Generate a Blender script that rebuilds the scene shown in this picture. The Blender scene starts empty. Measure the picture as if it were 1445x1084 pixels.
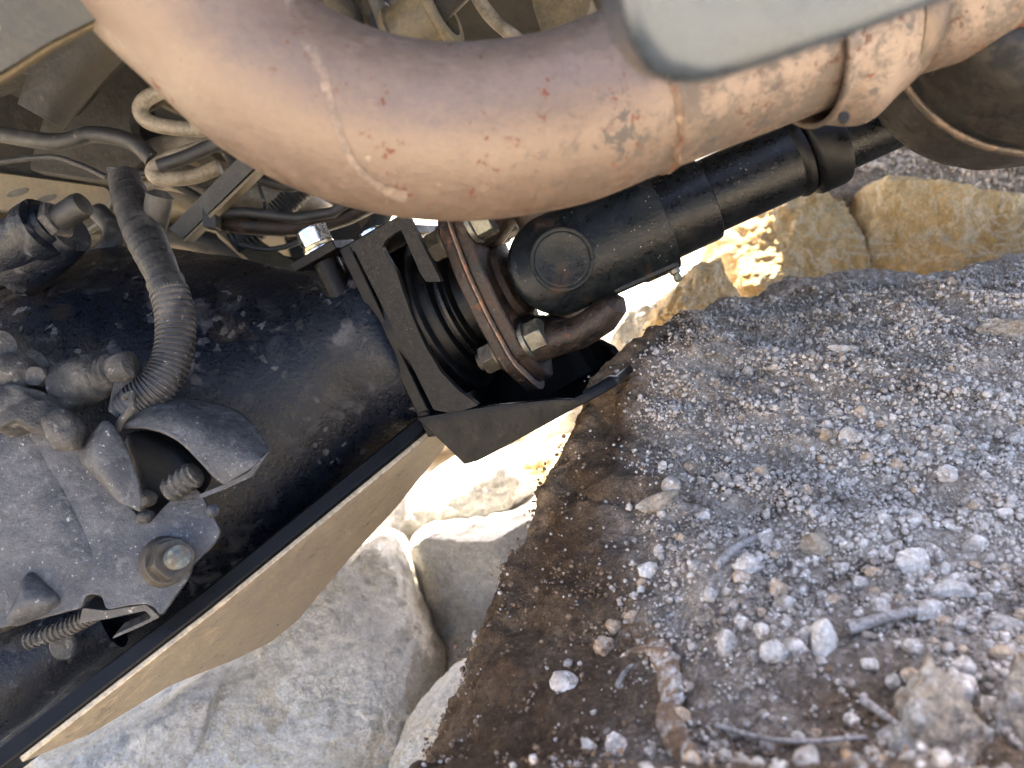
import bpy, bmesh, math, random
import numpy as np
from mathutils import Vector, Matrix, noise

# ------------------------------------------------------------------ camera, sky, sun, exposure
SC = bpy.context.scene
COL = SC.collection
PITCH = math.radians(15.0)
CAMZ = 0.62
FPX = 1086.0
CX, CY = 722.5, 542.0
cam_d = bpy.data.cameras.new('camera'); cam = bpy.data.objects.new('camera', cam_d); COL.objects.link(cam)
cam.location = (0, 0, CAMZ); cam.rotation_euler = (math.pi/2 - PITCH, 0, 0)
cam_d.sensor_width = 36; cam_d.lens = 36*FPX/1445
cam_d.clip_start = 0.01; cam_d.clip_end = 500
cam_d.dof.use_dof = True; cam_d.dof.focus_distance = 0.455; cam_d.dof.aperture_fstop = 9.5
SC.camera = cam

SUN_EL, SUN_AZ = math.radians(62), math.radians(-14)      # azimuth measured from +Y towards +X
world = bpy.data.worlds.new('World'); SC.world = world; world.use_nodes = True
wn = world.node_tree; bg = wn.nodes['Background']
sky = wn.nodes.new('ShaderNodeTexSky'); sky.sky_type = 'NISHITA'; sky.sun_disc = False
sky.sun_elevation = SUN_EL; sky.sun_rotation = SUN_AZ
sky.dust_density = 5.0; sky.air_density = 0.7; sky.ozone_density = 0.2
wn.links.new(sky.outputs[0], bg.inputs[0]); bg.inputs[1].default_value = 0.15
sun_d = bpy.data.lights.new('sun', 'SUN'); sun = bpy.data.objects.new('sun', sun_d); COL.objects.link(sun)
sun_d.energy = 5.0; sun_d.angle = math.radians(0.53); sun_d.color = (1.0, 0.90, 0.74)
_sd = Vector((math.sin(SUN_AZ)*math.cos(SUN_EL), math.cos(SUN_AZ)*math.cos(SUN_EL), math.sin(SUN_EL)))
sun.rotation_euler = _sd.to_track_quat('Z', 'Y').to_euler()
sun.location = _sd*5
SC.view_settings.view_transform = 'Standard'; SC.view_settings.look = 'None'
SC.view_settings.gamma = 1.0; SC.view_settings.use_curve_mapping = False
SC.view_settings.exposure = 3.25
SC.render.engine = 'CYCLES'
SC.cycles.use_denoising = True
SC.cycles.max_bounces = 10; SC.cycles.diffuse_bounces = 7; SC.cycles.glossy_bounces = 4

# ------------------------------------------------------------------ geometry helpers
CF, CU, CR = Vector((0, math.cos(PITCH), -math.sin(PITCH))), Vector((0, math.sin(PITCH), math.cos(PITCH))), Vector((1, 0, 0))
CAM = Vector((0, 0, CAMZ))
def cv(x, up, depth): return CR*x + CU*up + CF*depth
def pt(px, py, d): return CAM + cv((px-CX)/FPX*d, -(py-CY)/FPX*d, d)
def ray(px, py): return cv((px-CX)/FPX, -(py-CY)/FPX, 1.0)
class Frame:
    """right handed local frame, millimetres in, world metres out"""
    def __init__(s, o, x, yhint):
        s.o = Vector(o); s.x = Vector(x).normalized()
        y = Vector(yhint); y = y - s.x*y.dot(s.x); s.y = y.normalized(); s.z = s.x.cross(s.y)
    def __call__(s, x, y=None, z=None):
        if y is None: x, y, z = x
        return s.o + (s.x*x + s.y*y + s.z*z)*0.001
class Plane:
    def __init__(s, o, n, up=None):
        s.o = Vector(o); s.n = Vector(n).normalized()
    def hit(s, px, py):
        r = ray(px, py); t = (s.o-CAM).dot(s.n)/r.dot(s.n); return CAM + r*t

THINGS = {}
def thing(name, label, cat, loc, group=None):
    o = bpy.data.objects.new(name, None); COL.objects.link(o); o.location = loc
    o.empty_display_size = 0.02
    o['label'] = label; o['category'] = cat
    if group: o['group'] = group
    return o
def root_of(o):
    while o.parent: o = o.parent
    return o
def mesh(name, verts, faces, mat, parent=None, smooth=True, bevel=0, seg=2, solid=0, loc=None, autos=True, off=0):
    off_v = root_of(parent).location if parent else (Vector(loc) if loc is not None else Vector((0, 0, 0)))
    vs = [tuple(Vector(v)-off_v) for v in verts]
    m = bpy.data.meshes.new(name); m.from_pydata(vs, [], faces)
    bm = bmesh.new(); bm.from_mesh(m); bmesh.ops.recalc_face_normals(bm, faces=bm.faces); bm.to_mesh(m); bm.free()
    o = bpy.data.objects.new(name, m); COL.objects.link(o)
    if parent: o.parent = parent
    else: o.location = off_v
    m.materials.append(mat)
    if smooth:
        m.polygons.foreach_set('use_smooth', [True]*len(m.polygons))
        if autos: m.set_sharp_from_angle(angle=math.radians(38))
    if solid:
        s = o.modifiers.new('s', 'SOLIDIFY'); s.thickness = solid; s.offset = off
    if bevel:
        b = o.modifiers.new('b', 'BEVEL'); b.width = bevel; b.segments = seg; b.limit_method = 'ANGLE'; b.angle_limit = math.radians(35)
        b.harden_normals = False
    return o
def tag(o, label, cat, group=None, kind=None):
    o['label'] = label
    if cat: o['category'] = cat
    if group: o['group'] = group
    if kind: o['kind'] = kind
    return o
def crom(pts, n):
    """Catmull-Rom through points (tuples of any length) -> n samples"""
    P = np.array([list(p) for p in pts], float)
    P = np.vstack([2*P[0]-P[1], P, 2*P[-1]-P[-2]])
    k = len(P)-3; out = []
    for t in np.linspace(0, k, n):
        i = min(int(t), k-1); f = t-i
        a, b, c, d = P[i], P[i+1], P[i+2], P[i+3]
        out.append(0.5*((2*b)+(-a+c)*f+(2*a-5*b+4*c-d)*f*f+(-a+3*b-3*c+d)*f**3))
    return np.array(out)
def tube_geo(path, radii, ns=24, cap=True, flat=None, hint=None):
    """path list of Vectors; radii scalar or list; flat=(a,b) scales the section along the two frame axes"""
    path = [Vector(p) for p in path]; n = len(path)
    if not hasattr(radii, '__len__'): radii = [radii]*n
    T = [(path[min(i+1, n-1)]-path[max(i-1, 0)]).normalized() for i in range(n)]
    h = Vector(hint) if hint is not None else Vector((0.123, 0.317, 0.94))
    N = (h-T[0]*h.dot(T[0])).normalized(); V = []; F = []
    fa, fb = flat if flat else (1, 1)
    for i in range(n):
        N = (N-T[i]*N.dot(T[i])).normalized(); B = T[i].cross(N)
        for k in range(ns):
            a = 2*math.pi*k/ns
            V.append(path[i]+(N*math.cos(a)*fa+B*math.sin(a)*fb)*radii[i])
    for i in range(n-1):
        for k in range(ns):
            F.append((i*ns+k, i*ns+(k+1) % ns, (i+1)*ns+(k+1) % ns, (i+1)*ns+k))
    if cap:
        F.append(tuple(range(ns-1, -1, -1))); F.append(tuple((n-1)*ns+k for k in range(ns)))
    return V, F
def tube(name, path, radii, mat, parent=None, ns=24, **k):
    kk = {a: k.pop(a) for a in ('cap', 'flat', 'hint') if a in k}
    V, F = tube_geo(path, radii, ns, **kk); return mesh(name, V, F, mat, parent, **k)
def lathe(name, fr, prof, mat, parent=None, ns=48, axis='x', c=(0, 0, 0), **k):
    """profile [(along, radius)] in mm about a local axis of frame fr"""
    V = []; F = []; n = len(prof)
    for a, r in prof:
        for j in range(ns):
            t = 2*math.pi*j/ns; p, q = r*math.cos(t), r*math.sin(t)
            l = (a, p, q) if axis == 'x' else ((p, a, q) if axis == 'y' else (p, q, a))
            V.append(fr(l[0]+c[0], l[1]+c[1], l[2]+c[2]))
    for i in range(n-1):
        for j in range(ns):
            F.append((i*ns+j, i*ns+(j+1) % ns, (i+1)*ns+(j+1) % ns, (i+1)*ns+j))
    F.append(tuple(range(ns-1, -1, -1))); F.append(tuple((n-1)*ns+j for j in range(ns)))
    return mesh(name, V, F, mat, parent, **k)
def extrude(name, loopA, vec, mat, parent=None, bevel=0.0008, **k):
    """closed prism from a planar loop of world points and an extrusion vector"""
    n = len(loopA); vec = Vector(vec)
    V = [Vector(p) for p in loopA]+[Vector(p)+vec for p in loopA]
    F = [tuple(range(n-1, -1, -1)), tuple(range(n, 2*n))]+[(i, (i+1) % n, n+(i+1) % n, n+i) for i in range(n)]
    return mesh(name, V, F, mat, parent, bevel=bevel, **k)
def roundpoly(pts, r, n=4):
    out = []; m = len(pts)
    for i in range(m):
        a, b, c = (np.array(pts[(i+j-1) % m], float) for j in range(3))
        d1 = a-b; d2 = c-b; l1 = np.linalg.norm(d1); l2 = np.linalg.norm(d2)
        rr = min(r, l1*.45, l2*.45); p = b+d1/l1*rr; q = b+d2/l2*rr
        for t in np.linspace(0, 1, n): out.append(tuple((1-t)**2*p+2*t*(1-t)*b+t*t*q))
    return out
def plate_px(name, px, plane, th, mat, parent=None, rad=6, bevel=0.0008, **k):
    lp = [plane.hit(*p) for p in (roundpoly(px, rad) if rad else px)]
    return extrude(name, lp, -plane.n*th, mat, parent, bevel=bevel, **k)
def box(name, fr, x0, x1, y0, y1, z0, z1, mat, parent=None, bevel=0.0008, **k):
    lp = [fr(x0, y0, z0), fr(x1, y0, z0), fr(x1, y1, z0), fr(x0, y1, z0)]
    return extrude(name, lp, fr(0, 0, z1)-fr(0, 0, z0), mat, parent, bevel=bevel, **k)
def hexhead(name, o, ax, af, h, mat, parent, spin=0.3, crown=True, bore=0):
    """hex prism with a chamfered crown; o base centre, ax outward axis (mm sizes)"""
    ax = Vector(ax).normalized(); e = Vector((0.31, 0.77, 0.55)); e = (e-ax*e.dot(ax)).normalized(); g = ax.cross(e)
    R = af/2/math.cos(math.pi/6); V = []; F = []
    rings = [(0, R), (h*.88, R), (h, R*.92)]
    ns = 24
    def hx(a, R):
        b = (a-spin) % (math.pi/3)-math.pi/6; return R*math.cos(math.pi/6)/math.cos(b)
    for z, r in rings:
        for k in range(ns):
            a = spin+2*math.pi*k/ns
            rr = hx(a, R) if z < h else min(hx(a, R), R*.93)*.985
            V.append(Vector(o)+(ax*z+(e*math.cos(a)+g*math.sin(a))*rr)*.001)
    if bore:
        for k in range(ns):
            a = spin+2*math.pi*k/ns
            V.append(Vector(o)+(ax*h*.96+(e*math.cos(a)+g*math.sin(a))*bore)*.001)
    nr = len(V)//ns
    for i in range(nr-1):
        for k in range(ns): F.append((i*ns+k, i*ns+(k+1) % ns, (i+1)*ns+(k+1) % ns, (i+1)*ns+k))
    F.append(tuple(range(ns-1, -1, -1))); F.append(tuple((nr-1)*ns+k for k in range(ns)))
    ob = mesh(name, V, F, mat, parent, bevel=0.0004, seg=2, smooth=False); return ob
def disc(name, o, ax, r, h, mat, parent, ns=32, bevel=0.0004, r2=None):
    o = Vector(o); ax = Vector(ax).normalized()
    V, F = tube_geo([o, o+ax*h*.001], [r*.001, (r2 or r)*.001], ns); return mesh(name, V, F, mat, parent, bevel=bevel)
def threads(name, o, ax, r, L, pitch, mat, parent, ns=20, dome=True):
    o = Vector(o); ax = Vector(ax).normalized(); n = int(L/pitch*4)+1
    P = []; R = []
    for i in range(n):
        P.append(o+ax*(i*pitch/4)*.001); R.append((r-(0.16*r if i % 4 in (0, 1) else 0))*.001)
    P.append(P[-1]+ax*.0006); R.append(r*.6*.001)
    return tube(name, P, R, mat, parent, ns=ns)
def loft(name, curves, mat, parent=None, nu=32, nv=16, solid=0.002, bulge=0, bdir=None, off=0, **k):
    C = [crom(c, nu) for c in curves]; G = []
    for i in range(nu):
        col = crom([c[i] for c in C], nv) if len(C) > 2 else np.array([C[0][i]*(1-t)+C[1][i]*t for t in np.linspace(0, 1, nv)])
        for j in range(nv):
            p = Vector(col[j])
            if bulge: p = p+Vector(bdir)*bulge*math.sin(math.pi*j/(nv-1))
            G.append(p)
    F = [(i*nv+j, i*nv+j+1, (i+1)*nv+j+1, (i+1)*nv+j) for i in range(nu-1) for j in range(nv-1)]
    return mesh(name, G, F, mat, parent, solid=solid, off=off, **k)
def fbm(p, o=4): return noise.fractal(p, 1.0, 2.0, o)
def blob_px(name, px, d, thick, mat, parent=None, seed=0, p=0.75, amp=0.0, fs=30.0, nth=64, nph=32, tilt=None, center=None, ridg=0.0, flatten=0, loc=None, groove=0, fine=0.0):
    """solid whose broadside outline follows px (star shaped), rounded front and back, with noise relief"""
    pl = Plane(pt(CX, CY, d) if not hasattr(d, 'n') else d.o, tilt if tilt is not None else -CF)
    if hasattr(d, 'n'): pl = d
    L = [pl.hit(*q) for q in px]; c = sum(L, Vector())/len(L) if center is None else pl.hit(*center)
    e1 = (CR-pl.n*CR.dot(pl.n)).normalized(); e2 = pl.n.cross(e1)
    ang = []; rad = []
    A = np.array([((q-c).dot(e1), (q-c).dot(e2)) for q in L])
    # dense outline
    D = []
    for i in range(len(A)):
        for t in np.linspace(0, 1, 24, endpoint=False): D.append(A[i]*(1-t)+A[(i+1) % len(A)]*t)
    D = np.array(D); th = np.arctan2(D[:, 1], D[:, 0]); rr = np.hypot(D[:, 0], D[:, 1]); o = np.argsort(th)
    th, rr = th[o], rr[o]
    T = np.linspace(-math.pi, math.pi, nth, endpoint=False)
    R = np.interp(T, np.r_[th-2*math.pi, th, th+2*math.pi], np.r_[rr, rr, rr])
    for _ in range(2): R = (np.roll(R, 1)+2*R+np.roll(R, -1))/4
    V = []; F = []; sv = Vector((seed*7.3, seed*3.1, seed*1.7))
    for j in range(nph+1):
        ph = -math.pi/2+math.pi*j/nph
        cp = abs(math.cos(ph))**p; sp = math.copysign(abs(math.sin(ph))**(p if not flatten or ph < 0 else flatten), math.sin(ph))
        if j in (0, nph): cp = 1e-4
        for k in range(nth):
            v = c+(e1*math.cos(T[k])+e2*math.sin(T[k]))*float(R[k])*cp+pl.n*thick*.5*sp
            V.append(v)
    if groove:
        rs_ = np.random.RandomState(seed+500); ext = [float(R.mean()), float(R.mean()), thick*.5]
        for _ in range(groove):
            nn = Vector(rs_.normal(size=3)*np.array([1, 1, 1])); w = (pl.n*(abs(nn.z)*1.3+.25)+e1*nn.x+e2*nn.y); w.normalize()
            sup = max((v-c).dot(w) for v in V); dcut = sup*rs_.uniform(.62, .90)
            V = [v-w*max(0.0, (v-c).dot(w)-dcut)*.96 for v in V]
    if amp or ridg:
        NV = []
        for v in V:
            dr = (v-c); q = dr.length; dr = dr/(q+1e-9)
            s = v*fs+sv
            dsp = amp*fbm(s, 5)
            if ridg:
                a = noise.cell_vector(s*0.0) if False else None
                vd, vp = noise.voronoi(s*0.55+Vector((fbm(s*.6, 3), fbm(s*.6+Vector((9, 2, 4)), 3), 0))*.35)
                dsp += ridg*((vd[1]-vd[0])-0.45)
            if fine:
                dsp += fine*noise.fractal(s*7, .8, 2.1, 4)
                rg_ = 1-abs(noise.noise(s*1.9+Vector((3, 8, 1)))*1.6+.5*noise.noise(s*4.3)); dsp -= fine*.55*max(0, rg_-.80)/.20
            NV.append(v+dr*dsp)
        V = NV
    for j in range(nph):
        for k in range(nth): F.append((j*nth+k, j*nth+(k+1) % nth, (j+1)*nth+(k+1) % nth, (j+1)*nth+k))
    return mesh(name, V, F, mat, parent, loc=(loc if parent is None and loc is not None else (c if parent is None else None)), autos=(amp == 0))

# ------------------------------------------------------------------ materials
MAT = {}
def mat(name, col, rough=.5, metal=0.0, layers=(), bump=(), spec=.5, vary=None, coat=0, grain=.45, gs=1.0):
    m = bpy.data.materials.new(name); m.use_nodes = True; nt = m.node_tree; N = nt.nodes; L = nt.links
    b = N['Principled BSDF']; b.inputs['Metallic'].default_value = metal; b.inputs['Specular IOR Level'].default_value = spec
    if coat: b.inputs['Coat Weight'].default_value = coat
    tc = N.new('ShaderNodeTexCoord').outputs['Object']
    def tex(kind, scale, detail=5, rg=.55, off=0, stretch=None, distort=0):
        v = tc
        if off or stretch:
            mp = N.new('ShaderNodeMapping'); L.new(tc, mp.inputs[0]); mp.inputs['Location'].default_value = (off, off*.7, off*1.3)
            if stretch: mp.inputs['Scale'].default_value = stretch
            v = mp.outputs[0]
        if kind == 'voronoi':
            if distort:
                nz = N.new('ShaderNodeTexNoise'); L.new(v, nz.inputs['Vector']); nz.inputs['Scale'].default_value = scale*1.6; nz.inputs['Detail'].default_value = 4
                mx = N.new('ShaderNodeMix'); mx.data_type = 'VECTOR'; mx.inputs[0].default_value = distort/scale
                va = N.new('ShaderNodeVectorMath'); va.operation = 'MULTIPLY_ADD'
                L.new(nz.outputs['Color'], va.inputs[0]); va.inputs[1].default_value = (distort/scale,)*3; L.new(v, va.inputs[2]); v = va.outputs[0]
            t = N.new('ShaderNodeTexVoronoi'); L.new(v, t.inputs['Vector']); t.inputs['Scale'].default_value = scale; return t.outputs['Distance']
        t = N.new('ShaderNodeTexNoise'); L.new(v, t.inputs['Vector']); t.inputs['Scale'].default_value = scale
        t.inputs['Detail'].default_value = detail; t.inputs['Roughness'].default_value = rg; t.inputs['Distortion'].default_value = distort
        return t.outputs['Fac']
    cc = N.new('ShaderNodeRGB'); cc.outputs[0].default_value = (*col, 1); c = cc.outputs[0]
    rv = N.new('ShaderNodeValue'); rv.outputs[0].default_value = rough; r = rv.outputs[0]
    mv = N.new('ShaderNodeValue'); mv.outputs[0].default_value = metal; mt = mv.outputs[0]
    for i, ly in enumerate(layers):
        f = tex(ly.get('kind', 'noise'), ly.get('scale', 20), ly.get('detail', 6), ly.get('rg', .6), ly.get('off', 3.1*(i+1)), ly.get('stretch'), ly.get('distort', 0))
        if ly.get('crack'):
            sb = N.new('ShaderNodeMath'); sb.operation = 'SUBTRACT'; L.new(f, sb.inputs[0]); sb.inputs[1].default_value = .5
            ab_ = N.new('ShaderNodeMath'); ab_.operation = 'ABSOLUTE'; L.new(sb.outputs[0], ab_.inputs[0]); f = ab_.outputs[0]
        mr = N.new('ShaderNodeMapRange'); mr.interpolation_type = 'SMOOTHSTEP'; L.new(f, mr.inputs[0])
        mr.inputs[1].default_value = ly['lo']; mr.inputs[2].default_value = ly['hi']; mr.inputs[3].default_value = 0; mr.inputs[4].default_value = ly.get('amt', 1)
        fac = mr.outputs[0]
        if 'within' in ly:       # a second noise that limits the layer to patches
            s2, l2, h2 = ly['within']
            g = tex('noise', s2, 4, .55, 11.3*(i+2)); m2 = N.new('ShaderNodeMapRange'); L.new(g, m2.inputs[0])
            m2.inputs[1].default_value = l2; m2.inputs[2].default_value = h2
            mu = N.new('ShaderNodeMath'); mu.operation = 'MULTIPLY'; L.new(fac, mu.inputs[0]); L.new(m2.outputs[0], mu.inputs[1]); fac = mu.outputs[0]
        if 'attr' in ly:
            at = N.new('ShaderNodeAttribute'); at.attribute_name = ly['attr']
            mu = N.new('ShaderNodeMath'); mu.operation = 'MULTIPLY'; L.new(fac, mu.inputs[0]); L.new(at.outputs['Fac'], mu.inputs[1]); fac = mu.outputs[0]
        if 'axis' in ly:         # limited along an object axis: (axis index, start, end)
            ai, a0, a1 = ly['axis']; sp = N.new('ShaderNodeSeparateXYZ'); L.new(tc, sp.inputs[0]); m2 = N.new('ShaderNodeMapRange')
            L.new(sp.outputs[ai], m2.inputs[0]); m2.inputs[1].default_value = a0; m2.inputs[2].default_value = a1
            mu = N.new('ShaderNodeMath'); mu.operation = 'MULTIPLY'; L.new(fac, mu.inputs[0]); L.new(m2.outputs[0], mu.inputs[1]); fac = mu.outputs[0]
        mx = N.new('ShaderNodeMix'); mx.data_type = 'RGBA'; L.new(fac, mx.inputs[0]); L.new(c, mx.inputs[6]); mx.inputs[7].default_value = (*ly['col'], 1); c = mx.outputs[2]
        if 'rough' in ly:
            mx = N.new('ShaderNodeMix'); L.new(fac, mx.inputs[0]); L.new(r, mx.inputs[2]); mx.inputs[3].default_value = ly['rough']; r = mx.outputs[0]
        if 'metal' in ly:
            mx = N.new('ShaderNodeMix'); L.new(fac, mx.inputs[0]); L.new(mt, mx.inputs[2]); mx.inputs[3].default_value = ly['metal']; mt = mx.outputs[0]
    if grain:                   # grime mottling at two fine scales
        for sc_, k_, of_ in ((95*gs, grain*.8, 17.0), (430*gs, grain, 29.0)):
            f = tex('noise', sc_, 8, .72, of_); mr = N.new('ShaderNodeMapRange'); L.new(f, mr.inputs[0])
            mr.inputs[1].default_value = .3; mr.inputs[2].default_value = .7; mr.inputs[3].default_value = 1-k_; mr.inputs[4].default_value = 1+k_
            hs = N.new('ShaderNodeHueSaturation'); L.new(mr.outputs[0], hs.inputs['Value']); L.new(c, hs.inputs['Color']); c = hs.outputs[0]
            mm = N.new('ShaderNodeMapRange'); L.new(f, mm.inputs[0]); mm.inputs[1].default_value = .3; mm.inputs[2].default_value = .7; mm.inputs[3].default_value = -.14; mm.inputs[4].default_value = .14
            ad = N.new('ShaderNodeMath'); ad.operation = 'ADD'; ad.use_clamp = True; L.new(r, ad.inputs[0]); L.new(mm.outputs[0], ad.inputs[1]); r = ad.outputs[0]
    if vary:                    # per-object tint
        oi = N.new('ShaderNodeObjectInfo'); hs = N.new('ShaderNodeHueSaturation'); mr = N.new('ShaderNodeMapRange')
        L.new(oi.outputs['Random'], mr.inputs[0]); mr.inputs[3].default_value = 1-vary; mr.inputs[4].default_value = 1+vary
        L.new(mr.outputs[0], hs.inputs['Value']); L.new(c, hs.inputs['Color']); c = hs.outputs[0]
    L.new(c, b.inputs['Base Color']); L.new(r, b.inputs['Roughness']); L.new(mt, b.inputs['Metallic'])
    nrm = None
    for i, bp in enumerate(bump):
        f = tex(bp.get('kind', 'noise'), bp['scale'], bp.get('detail', 6), bp.get('rg', .6), 5.7*(i+1), bp.get('stretch'), bp.get('distort', 0))
        bn = N.new('ShaderNodeBump'); bn.inputs['Strength'].default_value = min(1, bp.get('s', .5)*1.3); bn.inputs['Distance'].default_value = bp['d']*1.6
        L.new(f, bn.inputs['Height'])
        if nrm: L.new(nrm, bn.inputs['Normal'])
        nrm = bn.outputs[0]
    if nrm: L.new(nrm, b.inputs['Normal'])
    MAT[name] = m; return m

DUST = (.30, .27, .23)
M_house = mat('housing_paint', (0.0014, 0.003, 0.0071), .32, 0, [  # navy base and bluish layers stand for sky reflected in the gloss
    dict(col=(0.004, 0.0059, 0.0109), scale=9, lo=.42, hi=.72, rough=.42),
    dict(col=(0.0527, 0.0539, 0.0589), scale=38, lo=.565, hi=.635, amt=.75, rough=.85, within=(8, .42, .6), distort=.6),
    dict(col=(0.062, 0.062, 0.067), kind='voronoi', scale=40, lo=.36, hi=.24, amt=.6, rough=.9, within=(14, .52, .60), distort=1.9),
    dict(col=(0.0682, 0.0682, 0.0732), kind='voronoi', scale=95, lo=.25, hi=.19, amt=.75, rough=.9, within=(26, .46, .56), distort=1.3),
    dict(col=(0.093, 0.093, 0.093), kind='voronoi', scale=380, lo=.15, hi=.09, amt=.6, rough=.9, within=(34, .48, .62)),
    dict(col=(0.0527, 0.0384, 0.0186), scale=13, lo=.56, hi=.72, amt=.5, rough=.7, stretch=(1, 1, 2))],
    [dict(scale=60, d=.002, s=.25), dict(scale=400, d=.0006, s=.5), dict(scale=1200, d=.0003, s=.5)], spec=0.240)
M_black = mat('black_powder_coat', (0.002, 0.0022, 0.0028), .42, 0, [
    dict(col=(0.0074, 0.0074, 0.0074), scale=60, lo=.5, hi=.8, rough=.55, amt=.7),
    dict(col=(0.0744, 0.0682, 0.062), scale=900, lo=.68, hi=.75, amt=.3, rough=.9)],
    [dict(scale=1500, d=.0002, s=.35)], spec=0.165)
M_blackdust = mat('dusty_black_steel', (0.0037, 0.0037, 0.0046), .4, 0, [
    dict(col=(0.0372, 0.0335, 0.0298), scale=300, lo=.40, hi=.75, rough=.8, amt=.5, rg=.75),
    dict(col=(0.186, 0.1674, 0.1364), scale=1200, lo=.6, hi=.72, amt=.5, rough=.9)],
    [dict(scale=1500, d=.0003, s=.4)], spec=0.150)
M_shaft = mat('driveshaft_paint', (0.0021, 0.0026, 0.0034), .33, 0, [
    dict(col=(0.0068, 0.0065, 0.0062), scale=40, lo=.5, hi=.75, rough=.5, amt=.8),
    dict(col=(0.0372, 0.0217, 0.0124), scale=30, lo=.60, hi=.72, amt=.5, rough=.8),
    dict(col=(0.186, 0.186, 0.1798), kind='voronoi', scale=330, lo=.16, hi=.1, amt=.6, rough=.9, within=(35, .5, .65))],
    [dict(scale=160, d=.0006, s=.25), dict(scale=900, d=.0003, s=.3)], spec=0.225)
M_yoke = mat('yoke_cast', (0.0022, 0.0037, 0.005), .38, .1, [
    dict(col=(0.005, 0.0068, 0.0081), scale=60, lo=.45, hi=.7, rough=.5, amt=.8),
    dict(col=(0.0341, 0.0198, 0.0124), scale=38, lo=.54, hi=.68, amt=.65, rough=.8),
    dict(col=(0.248, 0.248, 0.2356), kind='voronoi', scale=300, lo=.15, hi=.09, amt=.7, rough=.9, within=(35, .5, .62))],
    [dict(scale=220, d=.0006, s=.35), dict(scale=900, d=.0003, s=.35)], spec=0.262)
M_rust = mat('rusty_flange', (0.0225, 0.0135, 0.0094), .62, .25, [
    dict(col=(0.0075, 0.0064, 0.006), scale=70, lo=.48, hi=.66, rough=.5),
    dict(col=(0.0713, 0.0315, 0.015), scale=120, lo=.58, hi=.72, rough=.85, metal=0),
    dict(col=(0.1275, 0.1087, 0.0975), scale=260, lo=.60, hi=.75, amt=.6, rough=.9, metal=0)],
    [dict(scale=300, d=.0008, s=.5), dict(scale=1100, d=.0004, s=.4)])
M_rustdust = mat('dust_on_rust', (.12, .085, .066), .85, 0, [
    dict(col=(.22, .11, .06), scale=160, lo=.5, hi=.66)], [dict(scale=600, d=.0005, s=.5)])
M_bolt = mat('old_zinc_bolt', (0.105, 0.105, 0.09), .42, .75, [
    dict(col=(0.09, 0.0675, 0.045), scale=140, lo=.5, hi=.66, rough=.75, metal=.2),
    dict(col=(0.195, 0.225, 0.165), scale=200, lo=.58, hi=.7, amt=.5, rough=.7, metal=.2)], [dict(scale=900, d=.0003, s=.35)])
M_nut = mat('grimy_nut', (0.0562, 0.0488, 0.0375), .45, .6, [
    dict(col=(0.045, 0.0375, 0.03), scale=160, lo=.45, hi=.62, rough=.7, metal=.2)], [dict(scale=900, d=.0003, s=.35)])
M_chrome = mat('bright_zinc', (.62, .63, .64), .2, 1.0, [
    dict(col=(.45, .44, .42), scale=300, lo=.5, hi=.7, rough=.4)], [dict(scale=700, d=.0001, s=.2)])
M_gold = mat('yellow_zinc_washer', (.52, .38, .2), .28, 1.0, [], [dict(scale=700, d=.0001, s=.2)])
M_pipe = mat('aluminised_exhaust', (0.1078, 0.0762, 0.057), .47, .25, [
    dict(col=(0.1247, 0.0909, 0.0701), scale=11, lo=.4, hi=.65, rough=.40),
    dict(col=(0.0909, 0.0631, 0.0462), scale=9, lo=.5, hi=.72, amt=.7, rough=.5),
    dict(col=(0.0423, 0.0339, 0.0262), scale=46, lo=.45, hi=.58, amt=.8, rough=.75, metal=.1, axis=(0, .030, .07), within=(12, .34, .52), rg=.78),
    dict(col=(0.0323, 0.0293, 0.0277), scale=110, lo=.545, hi=.61, amt=.8, rough=.75, metal=.1, axis=(0, -.005, .06), within=(22, .42, .58), distort=.5, rg=.7),
    dict(col=(0.0462, 0.0169, 0.0085), scale=150, lo=.565, hi=.62, amt=.95, rough=.9, metal=0, axis=(0, .03, .075), within=(30, .44, .58), rg=.7),
    dict(col=(0.077, 0.0262, 0.0108), scale=170, lo=.585, hi=.63, amt=.95, rough=.9, metal=0, within=(40, .53, .57), rg=.7),
    dict(col=(0.077, 0.0577, 0.0423), scale=300, lo=.66, hi=.70, amt=.7, rough=.8, metal=0, stretch=(.4, 1, 1.6), within=(20, .46, .6)),
    dict(col=(0.2926, 0.2464, 0.2002), kind='voronoi', scale=90, lo=.09, hi=.06, amt=.35, rough=.9, metal=0, within=(14, .52, .6), distort=.6)],
    [dict(scale=45, d=.0010, s=.25), dict(scale=160, d=.0005, s=.35), dict(scale=900, d=.00025, s=.4)], grain=.14)
M_band = mat('heat_stained_pipe', (0.0577, 0.0431, 0.0308), .6, .3, [dict(col=(0.1001, 0.0693, 0.0462), scale=90, lo=.45, hi=.62), dict(col=(0.0385, 0.0308, 0.0231), scale=150, lo=.52, hi=.66)], [dict(scale=200, d=.0004, s=.4)])
M_pipedark = mat('muffler_steel', (0.0154, 0.0123, 0.0092), .6, .4, [
    dict(col=(0.0069, 0.0069, 0.0062), scale=75, lo=.5, hi=.62, rough=.8),
    dict(col=(0.0462, 0.027, 0.0154), scale=50, lo=.58, hi=.7, rough=.9, metal=0)], [dict(scale=200, d=.0006, s=.4)])
M_weld = mat('rusty_weld', (0.1155, 0.077, 0.0524), .7, .2, [
    dict(col=(0.1001, 0.0385, 0.0185), scale=160, lo=.52, hi=.6, rough=.9, metal=0),
    dict(col=(0.2772, 0.2156, 0.154), scale=160, lo=.58, hi=.7, rough=.8)], [dict(scale=500, d=.001, s=.6)])
M_drip = mat('dried_mud_streak', (0.1217, 0.0909, 0.0724), .75, 0, [dict(col=(0.1093, 0.0801, 0.0616), scale=200, lo=.45, hi=.65)], [dict(scale=700, d=.0004, s=.4)])
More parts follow.
